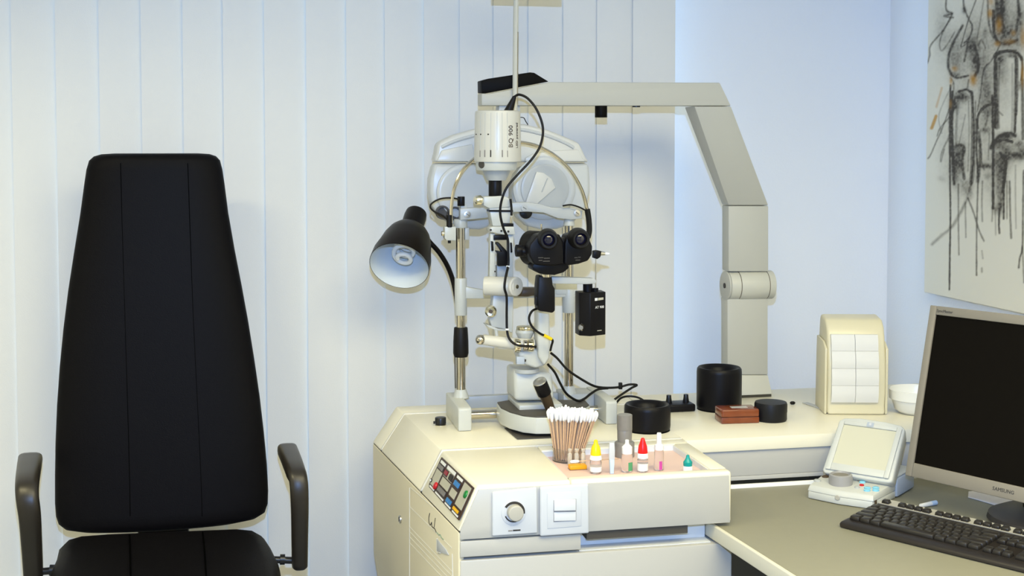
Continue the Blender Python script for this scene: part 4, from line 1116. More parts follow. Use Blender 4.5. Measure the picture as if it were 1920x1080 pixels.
G().lathe([(5.5 * mt_, 0), (6 * mt_, .006), (4 * mt_, .010)], at(1090, 614, yt + .008), (-.35, -1, .1)).obj('tonometer_knob', 'chrome', tb)
G().lathe([(9 * mt_, 0), (9 * mt_, .004)], at(1095, 614, yt + .010), (-.4, -1, 0)).obj('drum_dial', 'black_plastic', tb)
nx = V((xb_ - xm_, .018, 0)).normalized()
nn = V((nx.y, -nx.x, 0))
def tf(u, v, o=.0006):           # point on the right front face of the box
    return onplane(u, v, V((xm_, yt - .004, 0)), nn) + nn * o
text('AT 900', .0085, tf(1124, 576), nx, (0, 0, 1), 'label_white', tb)
G().prism([tf(1115, 559), tf(1120, 558.5), tf(1120, 563.5), tf(1115, 564)], nn * .0003).obj('label_block', 'label_white', tb)
G().prism([tf(1121, 558.6), tf(1131, 557.5), tf(1131, 561.8), tf(1121, 563.2)], nn * .0003).obj('label_block', 'panel_beige', tb)
G().prism([tf(1119.5, 619.5), tf(1127.5, 618.5), tf(1127.5, 619.8), tf(1119.5, 620.8)], nn * .0003).obj('label_line', 'panel_beige', tb)
G().span(at(1063, 642, 3.2), at(1066, 643, 3.21)).obj('wire_end', 'cap_white', hr)

# ================================================================== gooseneck lamp
gl = thing('gooseneck_lamp', 'black gooseneck lamp with bell shade and spiral bulb clamped to the left column', 'lamp', tuple(at(862, 668, YC)))
yq = 3.27
pm = mpp(at(750, 480, yq))
nrm = (RT * -0.155 - UP * 0.640 - FW * 0.752).normalized()        # the way the shade opens
oc = at(748.5, 499, 3.20)
LS = 0.185
so_ = oc - nrm * LS
R0 = 56 * pm
G().lathe([(.020, -.018), (.0275, -.014), (.0290, .0), (.0285, .045), (.0285, .055)], so_, nrm, 32).obj('socket', 'lamp_black', gl)
prof = [(.030, .045), (.036, .050), (.046, .060), (.055, .075), (.0625, .098), (.0675, .125), (R0 - .001, .155), (R0, LS)]
sh = G().lathe(prof + [(R0 - .0012, LS)], so_, nrm, 44, caps=False).obj('shade', 'lamp_black', gl, ang=60)
G().lathe([(R0 - .0012, LS)] + [(max(r - .0020, .002), h) for r, h in reversed(prof[:-1])] + [(.002, .047)], so_, nrm, 44, caps=False).obj('shade_lining', 'lamp_white', sh, ang=60)
G().lathe([(.021, .048), (.021, .085), (.017, .090)], so_, nrm).obj('bulb_base', 'cap_white', gl)
t_ = V((0, 0, 1)); e1 = nrm.cross(t_).normalized(); e2 = nrm.cross(e1)
hel = []
for k in range(64):
    a_ = 2 * math.pi * 3.0 * k / 63
    rr2 = .0235 if k < 50 else .0235 - .014 * (k - 50) / 13
    hel.append(so_ + nrm * (.092 + .058 * min(k / 50, 1.15)) + (e1 * math.cos(a_) + e2 * math.sin(a_)) * rr2)
G().tube(hel, .0058, 10, 2).obj('spiral_bulb', 'bulb_glass', gl, ang=70)
G().tube([so_ + nrm * .02 + FW * .01, at(792, 436, 3.27), at(806, 454, 3.27), at(823, 473, 3.255), at(838, 497, 3.23), at(848, 522, 3.20), at(854, 548, 3.18), at(858, 580, 3.165), at(861, 615, 3.155), at(862, 660, 3.15)], .0062, 12).obj('gooseneck', 'lamp_black', gl)
xk = at(862, 640, YC).x
G().lathe([(12.5 * mc, zat(xk, YC, 669)), (14.5 * mc, zat(xk, YC, 662)), (14.2 * mc, zat(xk, YC, 640)), (12.8 * mc, zat(xk, YC, 615)), (12 * mc, zat(xk, YC, 613.5))], (XC1, YC, 0), (0, 0, 1), 28).obj('clamp_sleeve', 'black_rubber', gl, .0005)
G().tube([at(853, 668, YC), at(853.5, 700, YC), at(854, 728, YC)], .0016, 6).obj('lamp_wire', 'dark_grey', gl)

# ================================================================== things on the counter
def seat_round(u, vb, wpx, z):
    p = oz(u, vb, z)
    r = wpx / 2 * mpp(p)
    d = V((p.x, p.y, 0)).normalized()
    c_ = p + d * r
    r = wpx / 2 * mpp(c_)
    return p + d * r, r

def cup(name, label, u, vb, vt, wpx):
    c_, r = seat_round(u, vb, wpx, ZT)
    h = zat(c_.x, c_.y, vt) - ZT
    o = thing(name, label, 'holder', tuple(c_))
    G().lathe([(r * .93, .0005), (r * .985, .005), (r, .012), (r, h - .012), (r * .985, h - .004), (r * .93, h), (r * .82, h - .001), (r * .70, h - .010), (r * .62, h - .025), (r * .5, h - .05), (r * .3, h - .055)], c_, (0, 0, 1), 40).obj('body', 'black_satin', o, ang=50)
    G().lathe([(r * .985, 0), (r * .985, .0005)], c_, (0, 0, 1)).obj('foot_ring', 'black_rubber', o)
    return o
cup('lens_holder', 'tall black cylindrical holder with hollow top beside the swing arm foot', 1348, 775, 688, 84)
cup('lens_holder', 'low wide black cylindrical holder in front of the slit lamp foot', 1213.5, 815, 757, 87)
# black rest with two pegs
b0 = oz(1277, 773, ZT)
rest = thing('peg_rest', 'small black rest with two upright pegs between the round holders', 'holder', tuple(b0 + V((0, .03, 0))))
g = G(); g.span((oz(1246, 772, ZT).x, b0.y, ZT + .0005), (oz(1305, 772, ZT).x, b0.y + .06, ZT + .019)); g.obj('block', 'black_satin', rest, .004, 3)
for u in (1254, 1286):
    p = at(u, 758, b0.y + .035)
    G().lathe([(.0085, 0), (.0065, .012), (.006, .020)], (p.x, p.y, ZT + .018), (0, 0, 1), 18).obj('peg', 'black_plastic', rest, .0006)
# wooden box
wc = oz(1384, 797, ZT)
wb = thing('wooden_box', 'reddish brown wooden box with a silver label on its lid', 'box', (1.190, 2.968, ZT), math.radians(-4))
G().box((0, 0, .0077), (.094, .058, .0145)).obj('box_base', 'wood_red', wb, .002, 2, local=True)
G().box((0, 0, .0153), (.0925, .0565, .0016)).obj('lid_gap', 'wood_dark', wb, local=True)
ld = G().box((0, 0, .0250), (.094, .058, .019)).obj('lid', 'wood_red', wb, .0035, 3, local=True)
G().box((.004, -.002, .035), (.040, .016, .001)).obj('label_plate', 'tip_metal', ld, local=True)
# black tin
c_, r = seat_round(1445, 794, 60, ZT)
tn = thing('round_tin', 'flat round black tin next to the wooden box', 'tin', tuple(c_))
G().lathe([(r * .95, .0005), (r, .004), (r, .026)], c_, (0, 0, 1), 36).obj('body', 'tin_black', tn)
G().lathe([(r * 1.015, .022), (r * 1.02, .040), (r * .97, .045), (r * .6, .0455), (.001, .0455)], c_, (0, 0, 1), 36).obj('lid', 'tin_black', tn)
p = oz(1486, 759, ZT)
g = G(); g.ball(p + V((0, 0, .005)), .0055, 12, (1.4, 1, .8)); tag(g.obj('rubber_stopper', 'black_rubber'), 'tiny black stopper lying alone on the cream counter', 'stopper')
a_, b_ = oz(1509, 756, ZT), oz(1546, 768, ZT)
g = G(); dv = (b_ - a_).normalized(); sv = V((-dv.y, dv.x, 0)) * .008
g.prism([a_ + sv, b_ + sv, b_ - sv, a_ - sv], (0, 0, .002)); o = g.obj('ruler', 'tip_metal', None, .0005); o.location.z = .0005; tag(o, 'short grey metal ruler lying beside the paper dispenser', 'ruler')
# paper dispenser
dp = thing('paper_dispenser', 'cream plastic dispenser holding white perforated tissue sheets on the counter', 'dispenser', (1.523, 3.035, ZT), math.radians(-14))
W, D_ = .143, .120
prof = [(-D_ / 2 - .004, 0), (-D_ / 2 + .001, .02), (-D_ / 2 - .006, .07), (-D_ / 2 - .004, .130), (-D_ / 2 + .010, .195), (-D_ / 2 + .020, .218), (-D_ / 2 + .040, .234), (D_ / 2 - .025, .240), (D_ / 2 - .015, .228), (D_ / 2 - .006, .185), (D_ / 2, .10), (D_ / 2, 0)]
g = G(); g.prism([(-W / 2, y, z + .0005) for y, z in prof], (W, 0, 0)); g.obj('shell', 'dispenser_cream', dp, .007, 3, local=True)
for s_ in (-1, 1):
    g = G(); g.prism([(s_ * W / 2, -D_ / 2 + .003, .0005), (s_ * W / 2, -D_ / 2 + .0, .165), (s_ * W / 2, -D_ / 2 + .03, .180), (s_ * W / 2, D_ / 2 - .015, .185), (s_ * W / 2, D_ / 2 - .003, .0005)], (s_ * .007, 0, 0)); g.obj('side_shell', 'dispenser_cream', dp, .003, local=True)
sheets = [(.032, .075), (.0755, .1175), (.118, .160), (.1605, .200)]
def fy(z):
    for (y0, z0), (y1, z1) in zip(prof[:-1], prof[1:]):
        if z0 <= z <= z1:
            return y0 + (y1 - y0) * (z - z0) / (z1 - z0)
    return prof[0][0]
for (za0, za1) in sheets:
    for s_ in (-1, 1):
        xa0, xa1 = (-.0635, -.0055) if s_ < 0 else (-.0045, .0520)
        rings = []
        for k in range(7):
            t = k / 6
            z = za0 + (za1 - za0) * t
            bow = .004 + .0035 * math.sin(math.pi * t) + (.002 if t > .9 else 0)
            rings.append([(xa0, fy(z) - bow - .003, z), (xa1, fy(z) - bow - .003, z), (xa1, fy(z) + .002, z), (xa0, fy(z) + .002, z)])
        G().loft(rings).obj('paper_sheet', 'paper', dp, local=True, ang=50)
# white bowl
bc = oz(1722, 779, ZT) + V((0.01, 0.03, 0))
bw = G().lathe([(.040, .001), (.052, .010), (.060, .035), (.0655, .037), (.0665, .060), (.064, .061), (.062, .040), (.050, .012), (.002, .010)], bc, (0, 0, 1), 40).obj('plastic_bowl', 'bowl_white', ang=40)
tag(bw, 'white plastic bowl on the counter half hidden by the monitor', 'bowl')

# ================================================================== things in the tray
TZ = tray_z + 0.0006
def bottle(name, label, u, vb, parts, cat='bottle', group='eye drop bottles in the tray'):
    b_ = oz(u, vb, TZ)
    o = thing(name, label, cat, tuple(b_), group=group)
    k = mpp(b_)
    for (nm, mt, prof) in parts:
        G().lathe([(max(r * k, 1e-5), zat(b_.x, b_.y, v) - TZ) for r, v in prof], b_, (0, 0, 1), 26).obj(nm, mt, o)
    return o, b_, k
o, b_, k = bottle('eye_drop_bottle', 'clear eye drop bottle with a bright yellow cap', 1117, 887, [('body', 'clear_pink', [(9.5, 887), (11, 885), (11, 866), (9, 862)]), ('collar', 'cap_white', [(8, 862.5), (11.5, 861), (11, 856), (9.5, 853)]), ('cap', 'cap_yellow', [(9.8, 853), (10, 851), (8.5, 840), (7, 836), (4.2, 832), (3.6, 826), (2.2, 824.5), (.2, 824.4)]), ('label_band', 'label_white', [(11.2, 883), (11.2, 874)])])
o, b_, k = bottle('eye_drop_bottle', 'clear eye drop bottle with white cap and green label', 1175.5, 884, [('body', 'clear_pink', [(9.5, 884), (10.8, 882), (10.8, 856), (9, 850)]), ('cap', 'cap_white', [(9.8, 850), (9.9, 838), (7, 835), (4.5, 833), (3.5, 829), (3.8, 826), (3.2, 824.5), (.2, 824.4)])])
g = G(); rings = []
for zz_ in (zat(b_.x, b_.y, 881), zat(b_.x, b_.y, 865)):
    rings.append([(b_.x + 10.95 * k * math.sin(t), b_.y - 10.95 * k * math.cos(t), zz_) for t in (-.05, .2, .45, .7, .9)])
g.loft(rings, caps=False, closed=False); g.obj('label_patch', 'label_green', o)
o, b_, k = bottle('eye_drop_bottle', 'clear eye drop bottle with a bright red cap', 1205, 884, [('body', 'clear_pink', [(9, 884), (10.2, 882), (10.2, 862), (8.5, 860)]), ('collar', 'cap_white', [(8, 860), (10.6, 858), (10, 851), (8.5, 849)]), ('cap', 'cap_red', [(9.2, 849), (9.2, 847), (8, 836), (6, 831), (4.5, 826), (3.2, 822), (2, 821), (.2, 820.9)]), ('label_band', 'label_white', [(10.35, 881), (10.35, 868)])])
o, b_, k = bottle('eye_drop_bottle', 'slim clear bottle with tall white nozzle and magenta label', 1235.5, 881, [('body', 'clear_pink', [(8, 881), (9, 879), (9, 848), (8, 843)]), ('cap', 'cap_white', [(9, 843), (9.2, 842), (8.6, 834), (5, 832), (4.5, 814), (3.8, 811.5), (.2, 811.4)])])
g = G(); rings = []
for zz_ in (zat(b_.x, b_.y, 879), zat(b_.x, b_.y, 863)):
    rings.append([(b_.x + 9.15 * k * math.sin(t), b_.y - 9.15 * k * math.cos(t), zz_) for t in (-.25, 0.0, .2, .4)])
g.loft(rings, caps=False, closed=False); g.obj('label_patch', 'label_magenta', o)
bottle('eye_drop_bottle', 'short white bottle with a dark teal cap', 1289.5, 886, [('body', 'cap_white', [(8, 886), (8.8, 885), (8.8, 875), (7.5, 873)]), ('cap', 'cap_teal', [(8.3, 873), (8.6, 866), (5.5, 862), (3.6, 858), (2.8, 853.5), (1.5, 852.8), (.2, 852.7)])])
# flat single-dose strip
b_ = oz(1147, 888, TZ); k = mpp(b_)
st = thing('dose_vial', 'narrow pale blue single-dose vial standing between the yellow and white capped bottles', 'vial', tuple(b_))
def strip(rows_, nm, mt):
    rings = []
    for v, hw, th in rows_:
        z = zat(b_.x, b_.y, v)
        rings.append([(b_.x - hw * k, b_.y - th, z), (b_.x + hw * k, b_.y - th, z), (b_.x + hw * k, b_.y + th, z), (b_.x - hw * k, b_.y + th, z)])
    return G().loft(rings).obj(nm, mt, st, .0006)
strip([(888, 3.2, .003), (872, 4.0, .004), (862, 4.4, .004)], 'body', 'label_blue'); strip([(862, 5.4, .0018), (845, 5.6, .0016), (830, 4.6, .0012)], 'tab', 'switch_white')
# acrylic cup full of cotton swabs
cb = at(1064, 866, 2.735); cb.z = TZ
kc = mpp(cb)
cupo = thing('swab_cup', 'clear acrylic cup holding the bunch of cotton swabs', 'cup', tuple(cb))
hc = zat(cb.x, cb.y, 838) - TZ
rc_ = 29 * kc
g = G(); g.lathe([(rc_ * .98, .0), (rc_, hc), (rc_ - .0018, hc), (rc_ * .98 - .0018, .002), (.001, .002)], cb, (0, 0, 1), 30); g.obj('wall', 'clear_acrylic', cupo)
stick_me = G().cyl((0, 0, 0), (0, 0, .103), .00125, n=7).mesh('stick', ang=60); stick_me.materials.append(MATS['swab_wood'])
tip_me = G().lathe([(.0013, .086), (.0026, .089), (.0034, .095), (.0034, .101), (.0024, .1045), (.0004, .1058)], (0, 0, 0), (0, 0, 1), 9).mesh('cotton_tip', ang=80); tip_me.materials.append(MATS['cotton'])
def add_swab(base, dirv, label, group):
    s_ = bpy.data.objects.new('cotton_swab', stick_me); COL.objects.link(s_)
    s_.location = base
    s_.rotation_mode = 'QUATERNION'
    s_.rotation_quaternion = V((0, 0, 1)).rotation_difference(dirv)
    tag(s_, label, 'swab', group)
    t2 = bpy.data.objects.new('cotton_tip', tip_me); COL.objects.link(t2); t2.parent = s_
    return s_
ns = 140
ga = math.pi * (3 - math.sqrt(5))
for k_ in range(ns):
    rad = math.sqrt((k_ + .5) / ns)
    a_ = k_ * ga
    bx, by = rad * math.cos(a_), rad * math.sin(a_)
    base_ = cb + V((bx * (rc_ - .0046), by * (rc_ - .0046), .003 + random.uniform(0, .006)))
    topv = cb + V((bx * (48 * kc) + .011 + random.uniform(-.002, .002), by * .042 + random.uniform(-.002, .002), .097 + random.uniform(-.004, .003)))
    add_swab(base_, (topv - base_).normalized(), 'wooden cotton swab standing in the acrylic cup', 'cotton swabs in the acrylic cup')
# swab lying across the tray
pa, pb = at(1160, 864, 2.628), at(1064, 869, 2.628)
pa.z, pb.z = ZT + .010, ZT + .0085
s_ = add_swab(pa, (pb - pa).normalized(), 'single cotton swab lying across the front of the tray', 'loose cotton swab')
del s_['group']
# smoky grey dispenser behind the bottles
b_ = at(1171, 860, 2.742); b_.z = TZ; k = mpp(b_)
gd = thing('grey_dispenser', 'smoky grey plastic cylinder standing on a wider foot behind the white capped bottle', 'dispenser', tuple(b_))
G().lathe([(18, 0), (18, 0)] and [(18.5 * k, 0), (18.5 * k, zat(b_.x, b_.y, 829) - TZ), (15 * k, zat(b_.x, b_.y, 827) - TZ)], b_, (0, 0, 1), 30).obj('foot', 'smoke_grey', gd, .001)
G().lathe([(13.5 * k, zat(b_.x, b_.y, 827.5) - TZ), (14 * k, zat(b_.x, b_.y, 806) - TZ), (13.8 * k, zat(b_.x, b_.y, 805.5) - TZ)], b_, (0, 0, 1), 30).obj('lower_tube', 'smoke_grey', gd)
G().lathe([(14.3 * k, zat(b_.x, b_.y, 805.3) - TZ), (14.3 * k, zat(b_.x, b_.y, 778) - TZ), (13 * k, zat(b_.x, b_.y, 777) - TZ), (.001, zat(b_.x, b_.y, 777.5) - TZ)], b_, (0, 0, 1), 30).obj('upper_tube', 'smoke_grey', gd)
# small clear box with amber pads and three ampoules before the swab cup
b_ = at(1083, 884, 2.655); b_.z = TZ; k = mpp(b_)
ab = thing('amber_box', 'small clear box of amber pads at the front left of the tray', 'box', tuple(b_))
zq = lambda v: zat(b_.x, b_.y, v)
G().span((b_.x - 17 * k, b_.y - .010, TZ), (b_.x + 17 * k, b_.y + .012, zq(879))).obj('tub', 'clear_pink', ab, .001)
G().span((b_.x - 16.5 * k, b_.y - .009, zq(879)), (b_.x + 16.5 * k, b_.y + .011, zq(871))).obj('amber_pad', 'orange_liquid', ab, .002)
for u in (1068.5, 1081, 1093.5):
    pa = at(u, 871, 2.688); pa.z = TZ; k2 = mpp(pa)
    av = G().lathe([(3.6 * k2, .0), (4.4 * k2, .003), (4.4 * k2, zat(pa.x, pa.y, 851) - TZ), (2.6 * k2, zat(pa.x, pa.y, 848.5) - TZ), (3.8 * k2, zat(pa.x, pa.y, 846) - TZ), (4.2 * k2, zat(pa.x, pa.y, 842.5) - TZ), (2.8 * k2, zat(pa.x, pa.y, 841) - TZ)], pa, (0, 0, 1), 16).obj('glass_ampoule', 'ampoule_glass')
    tag(av, {1068.5: 'leftmost of three clear ampoules before the swab cup', 1081: 'middle one of three clear ampoules before the swab cup', 1093.5: 'rightmost of three clear ampoules before the swab cup'}[u], 'ampoule', 'clear ampoules in the tray')

# ================================================================== measuring device on the desk
F0, L0 = oz(1641, 957, ZD), oz(1510, 934, ZD)
wv = (F0 - L0); ang = math.atan2(wv.y, wv.x); Wd = wv.length
dv_ = thing('measuring_device', 'white tabletop measuring device with tilted screen and grey dial before the counter', 'device', tuple((F0 + L0) / 2), ang)
HB = .030
g = G(); g.prism([(-Wd / 2 + .006, 0, .001), (-.02, -.006, .001), (.0, -.008, .001), (.02, -.006, .001), (Wd / 2 - .006, 0, .001), (Wd / 2, .12, .001), (-Wd / 2, .12, .001)], (0, 0, HB * .55)); g.obj('base_lower', 'device_white', dv_, .003, local=True)
g = G(); g.loft([[(-Wd / 2 + .004, .0, HB * .58), (0, -.008, HB * .58), (Wd / 2 - .004, .0, HB * .58), (Wd / 2, .12, HB * .58), (-Wd / 2, .12, HB * .58)], [(-Wd / 2 + .007, .006, HB), (0, -.001, HB), (Wd / 2 - .007, .006, HB), (Wd / 2, .12, HB * 1.25), (-Wd / 2, .12, HB * 1.25)]]); bu = g.obj('base_upper', 'device_white', dv_, .003, local=True)
g = G(); g.span((.002, .1205, .002), (Wd / 2 + .004, .228, .045)); g.obj('rear_case', 'device_grey', dv_, .005, local=True)
G().span((.004, .1215, .0452), (Wd / 2 + .002, .226, .050)).obj('rear_lid', 'device_white', dv_, .002, local=True)
def dtop(y):
    return HB + (y - .006) / .114 * HB * .25
G().lathe([(.026, 0), (.0265, .012), (.0245, .022), (.021, .024), (.019, .020), (.001, .019)], (-.018, .048, dtop(.048) - .001), (0, -.05, 1), 32).obj('dial', 'dial_grey', dv_, local=True)
G().lathe([(.018, .0195), (.0175, .0205), (.001, .0205)], (-.018, .048, dtop(.048) - .001), (0, -.05, 1), 28).obj('dial_top', 'dial_top', dv_, local=True)
def dbtn(x, y, r, mt, sx=1.0):
    g = G(); g.lathe([(r, 0), (r, .003), (r * .7, .0045)], (x, y, dtop(y) - .001), (0, 0, 1), 16); g.obj('button', mt, dv_, local=True)
for x, y in ((.050, .030), (.060, .055), (.045, .045), (.066, .040)):
    dbtn(x, y, .0075, 'button_cyan')
dbtn(.020, .078, .007, 'button_cyan'); dbtn(.012, .085, .006, 'dial_top'); dbtn(.027, .057, .005, 'button_red'); dbtn(.024, .038, .006, 'refractor_grey'); dbtn(-.066, .075, .008, 'chinrest_brown'); dbtn(-.070, .040, .008, 'refractor_grey')
g = G(); g.lathe([(.006, 0), (.005, .001)], (-.002, -.0085, HB * .52), (0, -1, 0), 14); g.obj('front_badge', 'knob_cream', dv_, local=True)
g = G(); g.box((Wd / 2 - .004, .012, HB * .5), (.004, .006, .008)); g.obj('side_latch', 'chinrest_brown', dv_, local=True)
# tilted screen head: located from its own plane
til = math.radians(40)
SB = MW[dv_.name].inverted() @ (CAM + ray(1540, 885) * ((.720 - EYE) / ray(1540, 885).z)) + V((.082, 0, 0))
sx_, sz_ = V((1, 0, 0)), V((0, math.sin(til), math.cos(til)))
sn_ = V((0, -math.cos(til), math.sin(til)))
Ws, Hs = .163, .148
def hd(a_, b_, c_=0.0):
    return SB + sx_ * a_ + sz_ * b_ + sn_ * c_
g = G(); fo = [(-Ws / 2, .006), (-Ws / 2 + .006, 0), (Ws / 2 - .006, 0), (Ws / 2, .006), (Ws / 2 - .004, Hs - .012), (Ws / 2 - .014, Hs - .004), (.03, Hs), (-.03, Hs + .001), (-Ws / 2 + .014, Hs - .004), (-Ws / 2 + .004, Hs - .012)]
g.loft([[hd(a_ * .93, .008 + b_ * .9, -.042) for a_, b_ in fo], [hd(a_, b_, -.012) for a_, b_ in fo], [hd(a_, b_, 0) for a_, b_ in fo]])
hdo = g.obj('screen_head', 'device_white', dv_, .004, 3, local=True)
iw, ih0, ih1 = .062, .026, .126
def frame_piece(a0, a1, b0, b1):
    return G().prism([hd(a0, b0, .0002), hd(a1, b0, .0002), hd(a1, b1, .0002), hd(a0, b1, .0002)], sn_ * .005)
for q_ in ((-Ws / 2 + .008, -iw, .008, Hs - .014), (iw, Ws / 2 - .008, .008, Hs - .014), (-iw, iw, .008, ih0), (-iw, iw, ih1, Hs - .012)):
    frame_piece(*q_).obj('screen_bezel', 'device_white', hdo, .0015, local=True)
G().prism([hd(-iw, ih0, .0003), hd(iw, ih0, .0003), hd(iw, ih1, .0003), hd(-iw, ih1, .0003)], sn_ * .0012).obj('screen', 'device_screen_glare', hdo, local=True)
G().prism([hd(-.008, ih1 + .001, .0055), hd(.008, ih1 + .001, .0055), hd(.008, ih1 + .012, .0055), hd(-.008, ih1 + .012, .0055)], sn_ * .0006).obj('badge', 'device_grey', hdo, local=True)
G().lathe([(.004, .0062), (.003, .0072)], hd(0, ih1 + .0075), sn_, 14).obj('badge_dot', 'switch_white', hdo, local=True)
g = G(); ny_ = SB.y + .035
g.prism([(-.05, ny_ - .01, HB), (-.05, ny_ + .0, SB.z + .0), (-.05, ny_ + .04, SB.z + .03), (-.05, ny_ + .07, HB)], (.10, 0, 0)); g.obj('neck', 'device_grey', dv_, .002, local=True)

# ================================================================== monitor
k_ = 1.08
BLm = CAM + ray(1699, 891) * (2.62 * k_)
yawm, tilm = math.radians(-64), math.radians(13)
Hm, Wm = .345 * k_, .455
mon = thing('monitor', 'silver framed flat computer monitor with dark screen on the desk', 'monitor', (BLm.x, BLm.y, ZD), yawm)
mz = BLm.z - ZD
su = V((0, math.sin(tilm), math.cos(tilm))); sx2 = V((1, 0, 0)); sn2 = V((0, -math.cos(tilm), math.sin(tilm)))
def mq(a_, b_, c_=0.0):
    return V((0, 0, mz)) + sx2 * a_ + su * b_ + sn2 * c_
g = G()
def mrect(a0, a1, b0, b1, c_):
    return [mq(a0, b0, c_), mq(a1, b0, c_), mq(a1, b1, c_), mq(a0, b1, c_)]
g.loft([mrect(.03, Wm - .03, .03, Hm - .03, -.055), mrect(.004, Wm - .004, .004, Hm - .004, -.03), mrect(0, Wm, 0, Hm, -.008), mrect(0, Wm, 0, Hm, -.001)]); case = g.obj('case', 'monitor_silver', mon, .003, local=True)
bz, bb = .0165, .030
for q_ in ((0, bz, 0, Hm), (Wm - bz, Wm, 0, Hm), (bz, Wm - bz, 0, bb), (bz, Wm - bz, Hm - bz - .003, Hm)):
    G().prism(mrect(q_[0], q_[1], q_[2], q_[3], -.001), sn2 * .006).obj('bezel', 'monitor_silver' if q_[0] != 0 or q_[1] != bz else 'monitor_silver', case, .002, local=True)
G().prism(mrect(bz, Wm - bz, bb, Hm - bz - .003, -.0008), sn2 * .0015).obj('screen', 'monitor_screen', case, local=True)
text('SAMSUNG', .0105, mq(Wm / 2 + .004, bb * .5, .0056), sx2, su, 'dark_grey', case, .0003, True)
text('SyncMaster', .0085, mq(bz + .022, Hm - .0105, .0056), sx2, su, 'dark_grey', case, .0002, True)
bcx, bcy = .255, .145
loc_ = MW[mon.name].inverted() @ V((1.640, 2.400, ZD))
bcx, bcy = loc_.x, loc_.y
G().lathe([(.105, .001), (.110, .006), (.107, .016), (.085, .026), (.04, .031), (.001, .031)], (bcx, bcy, 0), (0, 0, 1), 44).obj('stand_foot', 'monitor_stand', mon, local=True)
g = G(); g.prism([(bcx - .035, bcy - .02, .025), (bcx - .035, bcy + .03, .025), (bcx - .03, bcy + .01, .20), (bcx - .03, bcy - .03, .20)], (.07, 0, 0)); g.obj('stand_neck', 'monitor_stand', mon, .004, local=True)
g = G(); g.prism([(bcx - .04, bcy - .04, .14), (bcx - .04, bcy + .012, .14), (bcx - .04, bcy + .012, .22), (bcx - .04, bcy - .03, .22)], (.08, 0, 0)); g.obj('tilt_hinge', 'monitor_stand', mon, .004, local=True)

# ================================================================== keyboard
kf, kb_ = oz(1571, 989, ZD), oz(1920, 1076, ZD)
kd = (kb_ - kf).normalized()
kyaw = math.atan2(kd.y, kd.x)
kbd = thing('keyboard', 'black computer keyboard with a silver strip around the function keys', 'keyboard', tuple(kf), kyaw)
KW, KD = .445, .180
g = G(); g.loft([[(.004, .0, .001), (KW - .004, .0, .001), (KW, KD, .001), (0, KD, .001)], [(0, .003, .010), (KW, .003, .010), (KW, KD, .022), (0, KD, .022)], [(.006, .012, .014), (KW - .006, .012, .014), (KW - .005, KD - .004, .027), (.005, KD - .004, .027)]]); kbo = g.obj('case', 'keyboard_black', kbd, .003, 3, local=True)
def ktop(y):
    return .014 + (y - .012) / (KD - .016) * .013
g = G(); g.prism([(.006, .142, ktop(.142)), (KW - .006, .142, ktop(.142)), (KW - .006, KD - .006, ktop(KD - .006)), (.006, KD - .006, ktop(KD - .006))], (0, -.0004, .0016)); g.obj('silver_strip', 'keyboard_silver', kbd, local=True)
def key_mesh(w_, d_):
    g = G()
    h_ = .0085
    g.loft([[(-w_ / 2, -d_ / 2, 0), (w_ / 2, -d_ / 2, 0), (w_ / 2, d_ / 2, 0), (-w_ / 2, d_ / 2, 0)], [(-w_ / 2 + .0022, -d_ / 2 + .0014, h_), (w_ / 2 - .0022, -d_ / 2 + .0014, h_), (w_ / 2 - .0022, d_ / 2 - .0026, h_ + .001), (-w_ / 2 + .0022, d_ / 2 - .0026, h_ + .001)]])
    me_ = g.mesh('key', .0008, 1, 50)
    me_.materials.append(MATS['key_black'])
    return me_
kmesh = {}
def key(x, y, w_, d_=.0178):
    kk = (round(w_, 4), round(d_, 4))
    if kk not in kmesh:
        kmesh[kk] = key_mesh(w_, d_)
    o = bpy.data.objects.new('key', kmesh[kk]); COL.objects.link(o)
    o.parent = kbd
    o.location = (x + w_ / 2, y, ktop(y) - .0005)
    o.rotation_euler = (math.atan(.013 / (KD - .016)), 0, 0)
U_ = .0189
x0 = .012
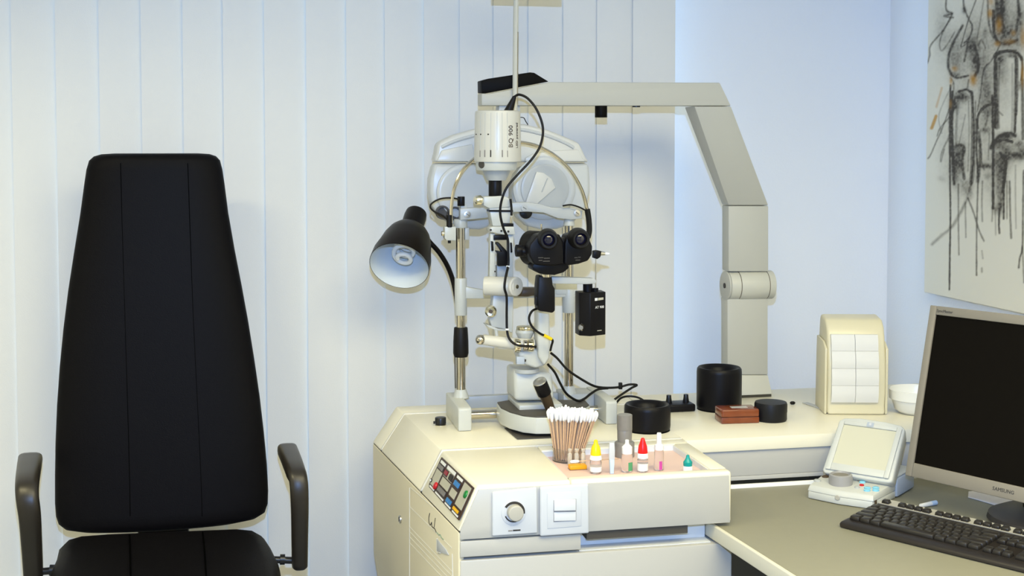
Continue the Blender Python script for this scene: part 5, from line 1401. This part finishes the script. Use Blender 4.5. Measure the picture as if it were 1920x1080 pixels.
rowy = [.032 + U_ * k2 for k2 in range(5)]
for lay, y in (([1.25, 1.25, 1.25, 6.25, 1.25, 1.25, 1.25, 1.25], rowy[0]), ([2.25] + [1] * 10 + [2.75], rowy[1]), ([1.75] + [1] * 11 + [2.25], rowy[2]), ([1.5] + [1] * 12 + [1.5], rowy[3]), ([1] * 13 + [2], rowy[4])):
    x = x0
    for wu in lay:
        key(x, y, wu * U_ - .0008); x += wu * U_
fy_ = .152
key(x0, fy_, U_ - .001, .014)
for gk_ in range(3):
    for k2 in range(4):
        key(x0 + U_ * (2 + gk_ * 4.5 + k2), fy_, U_ - .001, .014)
xn = x0 + 15.35 * U_
for k2 in range(3):
    key(xn + k2 * U_, fy_, U_ - .001, .014); key(xn + k2 * U_, rowy[4], U_ - .0008); key(xn + k2 * U_, rowy[3], U_ - .0008); key(xn + k2 * U_, rowy[0], U_ - .0008)
key(xn + U_, rowy[1], U_ - .0008)
xp = xn + 3.4 * U_
for r_ in range(5):
    for k2 in range(4):
        if (r_ == 0 and k2 == 1) or (k2 == 3 and r_ in (0, 2)):
            continue
        key(xp + k2 * U_ if not (r_ == 0 and k2 == 0) else xp, rowy[r_] if not (k2 == 3 and r_ in (1, 3)) else rowy[r_] - .0, (2 if (r_ == 0 and k2 == 0) else 1) * U_ - .0008)

# papers under the monitor and a pen cap
pq = [oz(u, v, ZD + .0008) for u, v in ((1816, 922), (1840, 920), (1905, 930), (1905, 944), (1867, 948), (1833, 938), (1815, 933))]
tag(G().prism(pq, (0, 0, .0008)).obj('paper_sheet', 'paper_pink'), 'white paper slip lying on the desk under the monitor edge', 'paper')
a_, b_ = oz(1726, 953, ZD) + V((0, 0, .0055)), oz(1755, 947, ZD) + V((0, 0, .0055))
pn = thing('pen', 'short white pen lying behind the keyboard', 'pen', tuple(a_ - V((0, 0, .0055))))
G().cyl(a_, a_.lerp(b_, .68), .0042, .0050).obj('barrel', 'label_white', pn); G().cyl(a_.lerp(b_, .68), b_, .0052).obj('cap', 'label_blue', pn)
